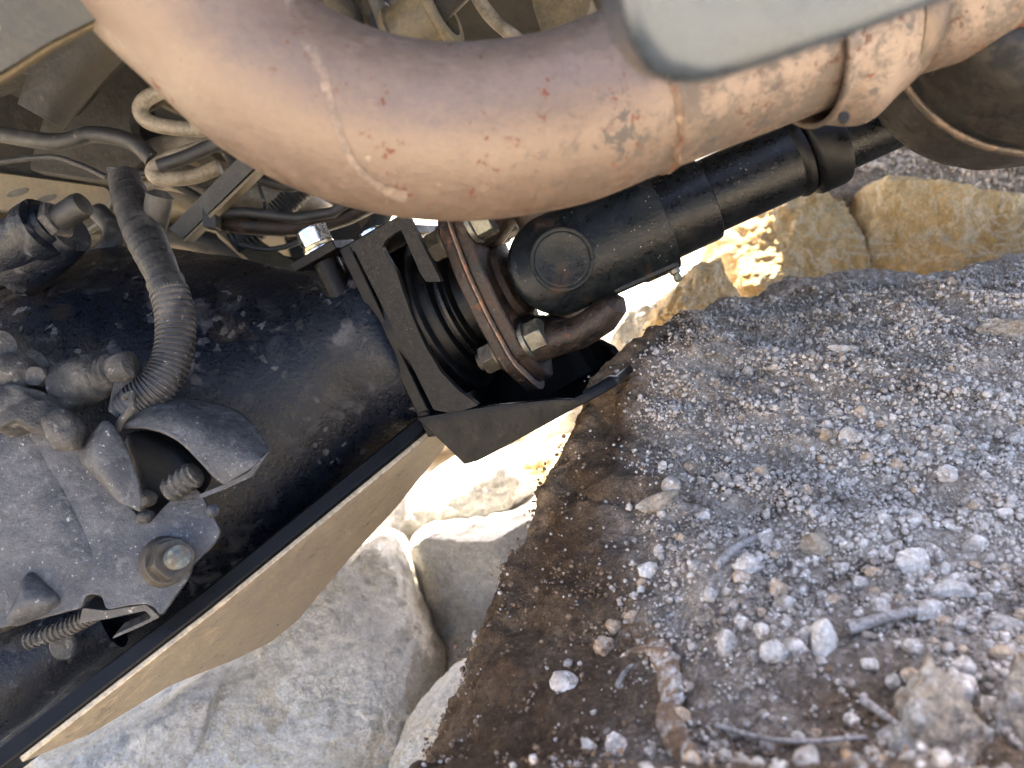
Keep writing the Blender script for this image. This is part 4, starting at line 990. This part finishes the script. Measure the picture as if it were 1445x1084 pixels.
plate_px('lit_edge_strip', [(258, 338.5), (378, 222.5), (381, 226), (262, 342)], PS, .010, M_frame, sp, rad=0, bevel=.0003)  # paler strip stands for light along the strap's edge
hz = thing('brake_hose', 'rusty brown hard line with a black clip under the exhaust', 'brake line', pt(400, 312, .6))
tube('line', [pt(*q) for q in [(296, 312, .60), (340, 318, .60), (400, 322, .595), (450, 318, .59), (490, 305, .585), (530, 285, .58)]], .0068, M_rust, hz, ns=20)
tube('hose', [pt(*q) for q in [(295, 300, .585), (350, 300, .585), (420, 308, .58), (470, 300, .575), (500, 278, .57)]], .0042, M_rubber, hz, ns=16)
plate_px('clip', [(284, 290), (304, 292), (304, 322), (286, 320)], Plane(pt(295, 305, .575), -CF), .012, M_rubber, hz, rad=3)
ln = thing('link_arm', 'olive suspension link arm crossing behind the loom', 'link arm', pt(330, 330, .8))
tube('arm', [pt(170, 262, .70), pt(260, 275, .70), pt(300, 300, .70)], [.014, .015, .012], M_frame, ln, ns=20)
plate_px('arm_plate', [(300, 322), (330, 316), (420, 372), (440, 392), (380, 392)], Plane(pt(370, 350, .66), cv(.1, .4, -1)), .012, M_frame, ln, rad=4)
pa = thing('panel_brace', 'thin pale cross brace rods under the exhaust bend', 'brace', pt(400, 270, .9))
tube('rod', [pt(230, 300, .88), pt(330, 268, .88), pt(440, 238, .88)], .004, M_coil, pa, ns=12)
tube('rod', [pt(345, 335, .86), pt(400, 290, .86), pt(430, 250, .86)], .006, M_under, pa, ns=12)
wh = thing('wheel_drum', 'large dusty olive drum behind the brace rods', 'drum', pt(420, 290, 1.0))
blob_px('drum_face', [(300, 250), (380, 225), (500, 230), (540, 300), (520, 380), (400, 400), (310, 350)], 1.02, .12, M_frame, wh, 77, p=.5, nth=64, nph=30)
def hose(name, label, cat, pts, r, m, part='hose', ring=0):
    C = crom([tuple(pt(*q)) for q in pts], 90); t = thing(name, label, cat, Vector(C[0]))
    R = [r*(1+(.10 if ring and i % ring < ring/2 else 0)) for i in range(90)]
    tube(part, [Vector(c) for c in C], R, m, t, ns=18); return t
t = hose('brake_cable', 'thin black cable arching over the coil behind the conduit', 'cable', [(120, 330, .66), (150, 306, .64), (172, 262, .62), (205, 244, .62), (250, 262, .63), (300, 290, .64)], .0035, M_rubber, 'cable')
t = hose('vent_hose', 'black vent hose dipping from the frame rail behind the conduit', 'hose', [(140, 300, .60), (160, 325, .58), (150, 352, .57), (120, 372, .57)], .0075, M_rubber)
t = hose('fuel_line', 'tan metal line curving under the coil spring', 'line', [(165, 300, .68), (215, 262, .68), (270, 268, .68), (310, 290, .68), (370, 330, .68)], .0055, M_coil, 'line')
t = hose('brake_line', 'dark brake pipe crossing under the coil toward the exhaust', 'line', [(225, 235, .56), (262, 222, .56), (300, 206, .56), (345, 190, .56)], .0052, M_rubber, 'line')
t = hose('wiring_strand', 'thin dark wire hanging beside the brace rods', 'wire', [(372, 230, .62), (366, 262, .61), (374, 292, .61), (366, 312, .60)], .0018, M_rubber, 'wire')
t = hose('return_line', 'pale thin line running right below the exhaust bend', 'line', [(330, 282, .72), (380, 262, .72), (430, 262, .72), (480, 290, .72)], .0036, M_coil, 'line')
t = hose('breather_pipe', 'dark breather pipe behind the guard bolt', 'pipe', [(450, 380, .68), (500, 350, .68), (530, 320, .68), (545, 290, .68)], .0085, M_under, 'pipe')
t = hose('spring_clip', 'pale C-shaped loop behind the exhaust at upper left', 'spring clip', [(262, 122, .60), (232, 128, .60), (206, 140, .60), (198, 156, .60), (210, 172, .60), (240, 180, .60), (285, 184, .60)], .0060, M_coil, 'loop')
t = hose('spring_clip', 'pale curved loop just above the conduit top', 'spring clip', [(330, 196, .60), (280, 210, .60), (235, 226, .60), (216, 240, .60), (226, 252, .60), (270, 250, .60), (310, 236, .60)], .0058, M_coil, 'loop')
t = hose('brake_hose', 'thick black hose crossing left of the coil under the panel', 'hose', [(-80, 175, .62), (70, 200, .60), (130, 190, .60), (185, 200, .60), (215, 225, .60)], .0065, M_rubber)
t = hose('brake_hose', 'black hose looping down beside the exhaust bend', 'hose', [(300, 150, .64), (312, 200, .62), (345, 240, .60), (400, 262, .60), (440, 255, .60)], .0048, M_rubber)
t = hose('vent_hose', 'dark ribbed hose between the strap and the brace rods', 'hose', [(330, 345, .66), (370, 318, .66), (402, 290, .66), (430, 262, .66)], .0095, M_rubber, ring=4)
t = hose('wiring_strand', 'thin wire curling above the frame rail holes', 'wire', [(-80, 240, .60), (60, 222, .60), (110, 232, .60), (150, 250, .60)], .0022, M_rubber, 'wire')
t = hose('wiring_strand', 'thin wire sagging left of the silver guard bolt', 'wire', [(340, 345, .58), (380, 352, .57), (420, 342, .57), (445, 322, .57)], .0020, M_rubber, 'wire')
t = hose('stabiliser_bar', 'dark curved bar passing behind the strap', 'bar', [(150, 345, .74), (230, 330, .74), (300, 345, .74), (380, 372, .74), (450, 385, .74)], .011, M_under, 'bar')
t = hose('fuel_line', 'dark pipe running from the bushing down behind the exhaust', 'line', [(520, -30, .46), (545, 30, .46), (560, 90, .46)], .006, M_rubber, 'line')
t = hose('fuel_line', 'thin tan pipe at top centre right of the bushing', 'line', [(660, -30, .50), (690, 20, .50), (735, 60, .50)], .0045, M_coil, 'line')
ab = thing('axle_bracket', 'olive angled bracket plates behind the silver guard bolt', 'bracket', pt(500, 330, .75))
plate_px('plate', [(400, 330), (520, 285), (545, 296), (530, 350), (450, 392), (420, 388)], Plane(pt(480, 340, .78), cv(.3, .3, -1)), .01, M_under, ab, rad=4)
plate_px('flange_strip', [(402, 326), (520, 281), (524, 288), (405, 334)], Plane(pt(480, 320, .77), cv(.1, .5, -1)), .012, M_frame, ab, rad=1)
plate_px('upright', [(500, 290), (524, 286), (556, 388), (530, 396)], Plane(pt(525, 340, .70), cv(-.3, .1, -1)), .008, M_frame, ab, rad=2)
# upper middle: bushing and clutter above the bend
bu = thing('bushing_sleeve', 'tan cylindrical bushing sleeve with rolled rims above the exhaust bend', 'bushing', pt(615, 30, .42))
BA = Frame(pt(588, 42, .43), cv(.86, .36, -.38), AWAY)
lathe('sleeve', BA, [(-14, 16), (-12.5, 18.6), (-10, 19), (-8.6, 17.4), (14, 17.4), (15.5, 19.4), (18, 19.6), (19.5, 18.6), (19.6, 14), (6, 13.6), (6, 1)], M_frame, bu, ns=64)
tube('rod', [BA(-60, 8, -16), BA(0, 0, 0), BA(90, 0, 18)], [.007, .008, .008], M_under, bu, ns=20)
cl = thing('shock_mount', 'rust-brown cast bracket above the exhaust left of the bushing', 'bracket', pt(510, 20, .5))
blob_px('casting', [(450, -40), (520, -60), (590, -30), (580, 20), (565, 50), (535, 72), (505, 60), (480, 30)], .50, .05, M_frame, cl, 81, p=.6, amp=.004, fs=30, nth=64, nph=30)
disc('dark_socket', pt(540, 30, .472), cv(.1, 0, -1), 8, 3, M_rubber, cl)
tube('strut', [pt(466, -30, .47), pt(492, 30, .47), pt(512, 90, .47)], .009, M_under, cl, ns=20)
pl_ = thing('corrugated_duct', 'finned olive duct between the exhaust and bracket at the top', 'duct', pt(440, 20, .55))
P = [pt(400, -40, .55), pt(440, 10, .55), pt(480, 60, .55)]; Pc = crom([tuple(p) for p in P], 80)
tube('duct', [Vector(p) for p in Pc], [.022*(1+.12*math.sin(i*.9)) for i in range(80)], M_coil, pl_, ns=28)
tb_ = thing('body_mount', 'pale tan upright post above the exhaust at top centre', 'post', pt(775, 10, .5))
plate_px('post', [(742, -60), (800, -80), (835, 0), (820, 60), (768, 60), (752, 10)], Plane(pt(785, 0, .52), cv(-.35, 0, -1)), .04, M_frame, tb_, rad=4)

# ------------------------------------------------------------------ wiring conduit
wl = thing('wiring_conduit', 'black corrugated wiring conduit looping down over the axle housing', 'conduit', pt(230, 430, .42))
LP = [(176, 252, .455), (186, 285, .445), (205, 335, .432), (228, 385, .422), (244, 430, .416), (248, 475, .412), (240, 515, .408), (222, 545, .404), (196, 566, .402), (180, 580, .402)]
CC = crom([tuple(pt(*p)) for p in LP], 420); RR = []
for i in range(420):
    t = i/419; base = .0098 if t > .36 else .0088+.0018*math.sin(min(1, t/.36)*math.pi)
    if .40 < t < .90: r = base*(1+.055*(1 if (i % 8) < 4 else -1))
    else: r = base*(1+.03*noise.noise(Vector((i*.11, 0, 0)))+.02*(1 if (i % 14) < 4 else 0))
    RR.append(r)
i0, i1 = int(.40*420), int(.90*420)
tube('taped_end', [Vector(p) for p in CC[:i0+4]], RR[:i0+4], M_rubber, wl, ns=36)
tube('corrugated_hose', [Vector(p) for p in CC[i0:i1]], RR[i0:i1], M_loom, wl, ns=36)
tube('taped_end', [Vector(p) for p in CC[i1-4:]], RR[i1-4:], M_loom, wl, ns=36)
tube('branch_stub', [pt(215, 325, .44), pt(222, 298, .435), pt(226, 276, .432), pt(227, 270, .432)], [.007, .0075, .0075, .004], M_rubber, wl, ns=24)
tube('top_stem', [pt(158, 236, .45), pt(160, 252, .45)], .0025, M_rubber, wl, ns=12)
plate_px('clip_cap', [(150, 234), (164, 236), (163, 245), (150, 243)], Plane(pt(157, 240, .447), -CF), .006, M_rubber, wl, rad=2)
tie = tube('cable_tie', [pt(176, 560, .392), pt(186, 556, .388), pt(188, 575, .386), pt(172, 592, .388), pt(166, 606, .39)], .0020, M_lump, wl, ns=12)
plate_px('connector', [(160, 540), (190, 530), (182, 562), (166, 590), (152, 580)], Plane(pt(170, 560, .400), cv(.2, .2, -1)), .012, M_lump, wl, rad=4)
# plug beside it
sg = thing('sensor_plug', 'grey stubby sensor plug lying left of the conduit foot', 'sensor', pt(135, 540, .41))
SG = Frame(pt(95, 548, .412), cv(.93, .30, -.22), AWAY)
lathe('barrel', SG, [(-1, 11), (0, 14), (4, 14.2), (7, 12.6), (22, 12.2), (23, 10.6)], M_lump, sg, ns=40)
lathe('threaded_neck', SG, [(22, 10), (24, 10.4), (25, 9.2), (27, 10.2), (28, 9), (30, 9.8), (31, 8)], M_lump, sg, ns=36)
lathe('tip', SG, [(30, 7.6), (39, 8), (42, 7.2), (43, 5)], M_lump, sg, ns=32)
bo = thing('ball_stud', 'dusty round ball stud at the left edge above the bracket', 'stud', pt(15, 535, .40))
BO = Frame(pt(14, 528, .40), cv(.15, .1, -1), CU)
lathe('dome', BO, [(-12, 11), (-2, 12), (3, 11), (7, 8), (9, 4), (9.6, 1)], M_lump, bo, ns=36)
lathe('collar', BO, [(-16, 15), (-12, 15.5), (-9, 13)], M_lump, bo, ns=36)
lathe('upper_cap', Frame(pt(0, 496, .41), cv(.3, .2, -1), CU), [(-8, 13), (3, 13), (7, 10), (8, 3)], M_lump, bo, ns=36)
hn = tag(hexhead('square_nut', pt(59, 534, .405), cv(.1, .15, -1), 10, 8, M_lump, None, spin=.9), 'small pale square nut between the ball stud and the sensor plug', 'nut')
hp = thing('hose_fitting', 'dark banjo fitting poking right above the housing at the left', 'fitting', pt(80, 315, .46))
HP = Frame(pt(50, 330, .455), cv(.86, .42, -.2), AWAY)
lathe('body', HP, [(-40, 17), (-4, 16), (0, 18), (9, 18), (10, 13), (14, 12.4)], M_house, hp, ns=36)
hexhead('hex', HP(12, 0, 0), HP.x, 20, 7, M_lump, hp)
lathe('nipple', HP, [(18, 7.5), (34, 7.8), (37, 7), (38, 4)], M_rubber, hp, ns=28)

# ------------------------------------------------------------------ stamped bracket at lower left
bk = thing('stamped_bracket', 'grey dusty stamped steel bracket with a nut in front of the axle housing', 'bracket', pt(150, 730, .40))
BP = Plane(pt(180, 740, .392), cv(.16, .30, -1))
outline = [(-120, 690), (-40, 560), (55, 560), (112, 632), (150, 680), (207, 741), (242, 704), (268, 686), (281, 692), (312, 750), (300, 770), (271, 797), (268, 812), (227, 870), (218, 857), (206, 852), (182, 854), (149, 861), (144, 840), (121, 838), (116, 857), (60, 872), (0, 886), (-120, 905)]
plate_px('plate', outline, BP, .0032, M_bracket, bk, rad=8, bevel=.0011, seg=3)
plate_px('lower_return', [(116, 858), (149, 862), (206, 853), (226, 871), (200, 884), (158, 902), (162, 896), (214, 872), (205, 862), (150, 874), (112, 880)], Plane(pt(180, 870, .392), cv(.1, -.2, -1)), .012, M_bracket, bk, rad=4)
NAX = (BP.n*.75+cv(.62, .12, -.2)).normalized()
nu = hexhead('nut', BP.hit(236, 792)+NAX*.0030, NAX, 18.5, 11, M_nut, bk, spin=.35, bore=6)
disc('nut_collar', BP.hit(236, 792)-NAX*.002, NAX, 13.4, 5.2, M_nut, nu, r2=11.6)
threads('stud', BP.hit(236, 792)+NAX*.012, NAX, 5.6, 10, 1.8, M_bolt, nu)
# raised stampings
blob_px('raised_rib', [(-60, 640), (0, 575), (40, 600), (70, 650), (100, 700), (130, 760), (140, 810), (80, 850), (0, 870), (-80, 880)], Plane(BP.o-BP.n*.0016, BP.n), .009, M_bracket, bk, 85, p=1.0, nth=64, nph=28, amp=.0012, fs=60)
blob_px('dimple_bulge', [(8, 880), (30, 840), (40, 805), (50, 806), (78, 835), (90, 850), (60, 870), (20, 886)], Plane(BP.o+BP.n*.000, BP.n), .022, M_bracket, bk, 86, p=1.0, nth=48, nph=20)
loft('petal', [[tuple(pt(*q)) for q in c] for c in ([(150, 684, .384), (116, 643, .386), (143, 602, .388), (150, 598, .389)], [(172, 708, .377), (140, 655, .374), (152, 606, .380), (156, 602, .386)], [(197, 722, .381), (198, 690, .382), (178, 638, .384), (160, 606, .388)])], M_bracket, bk, nu=30, nv=20, solid=.003)
blob_px('caked_lump', [(-40, 560), (30, 548), (75, 560), (112, 600), (118, 632), (84, 638), (62, 612), (20, 600), (-40, 640)], Plane(pt(60, 590, .393), cv(.1, .3, -1)), .026, M_lump, bk, 88, p=.7, nth=64, nph=28, amp=.003, fs=45)
blob_px('caked_lump', [(62, 590), (90, 575), (120, 600), (117, 632), (82, 638), (68, 618)], Plane(pt(90, 605, .382), cv(.1, .3, -1)), .016, M_lump, bk, 89, p=.7, nth=48, nph=24, amp=.0014, fs=60)
sh = thing('cover_shield', 'curved grey shield hooding a dark recess behind the bracket', 'shield', pt(280, 620, .40))
c1 = [(170, 599, .404), (216, 566, .408), (280, 566, .412), (335, 582, .41), (362, 608, .404), (379, 636, .398)]
c2 = [(172, 600, .394), (216, 584, .390), (270, 596, .388), (318, 622, .386), (342, 645, .386), (362, 655, .388)]
c3 = [(174, 603, .392), (214, 606, .384), (250, 621, .380), (281, 651, .379), (300, 672, .380), (316, 684, .382)]
loft('hood', [[tuple(pt(*q)) for q in c] for c in (c1, c2, c3)], M_bracket, sh, nu=48, nv=24, solid=.0022, bevel=0)
plate_px('end_flange', [(281, 698), (316, 684), (350, 667), (376, 640), (380, 636), (356, 672), (318, 690), (284, 703)], Plane(pt(330, 672, .386), cv(.2, .1, -1)), .006, M_bracket, sh, rad=2, bevel=.0005)
blob_px('recess_back', [(176, 610), (215, 606), (262, 630), (300, 672), (280, 705), (210, 740), (196, 700), (190, 650)], .425, .02, M_black, sh, 91, p=.6, nth=48, nph=20)
s_o = pt(238, 694, .395); s_ax = cv(.82, .55, -.1)
threads('spring_stud', s_o, s_ax, 7.0, 18, 4.2, M_lump, sh)
blob_px('dome_bolt', [(197, 700), (206, 690), (220, 698), (218, 712), (204, 718)], .398, .012, M_lump, sh, 92, p=.8, nth=28, nph=14)
blob_px('dome_bolt', [(193, 728), (204, 719), (218, 724), (212, 738), (198, 738)], .394, .012, M_lump, sh, 93, p=.8, nth=28, nph=14)
blob_px('dome_bolt', [(291, 716), (300, 709), (308, 718), (306, 730), (295, 730)], .40, .010, M_bracket, sh, 94, p=.8, nth=28, nph=14)
bc = thing('ribbed_cable', 'ribbed cord running under the lower edge of the bracket', 'cable', pt(100, 880, .40))
RC = crom([tuple(pt(*q)) for q in [(40, 905, .408), (90, 888, .406), (130, 868, .406), (158, 850, .408)]], 120)
tube('cord', [Vector(p) for p in RC], [.0042*(1+.10*(1 if i % 6 < 3 else -1)) for i in range(120)], M_lump, bc, ns=20)
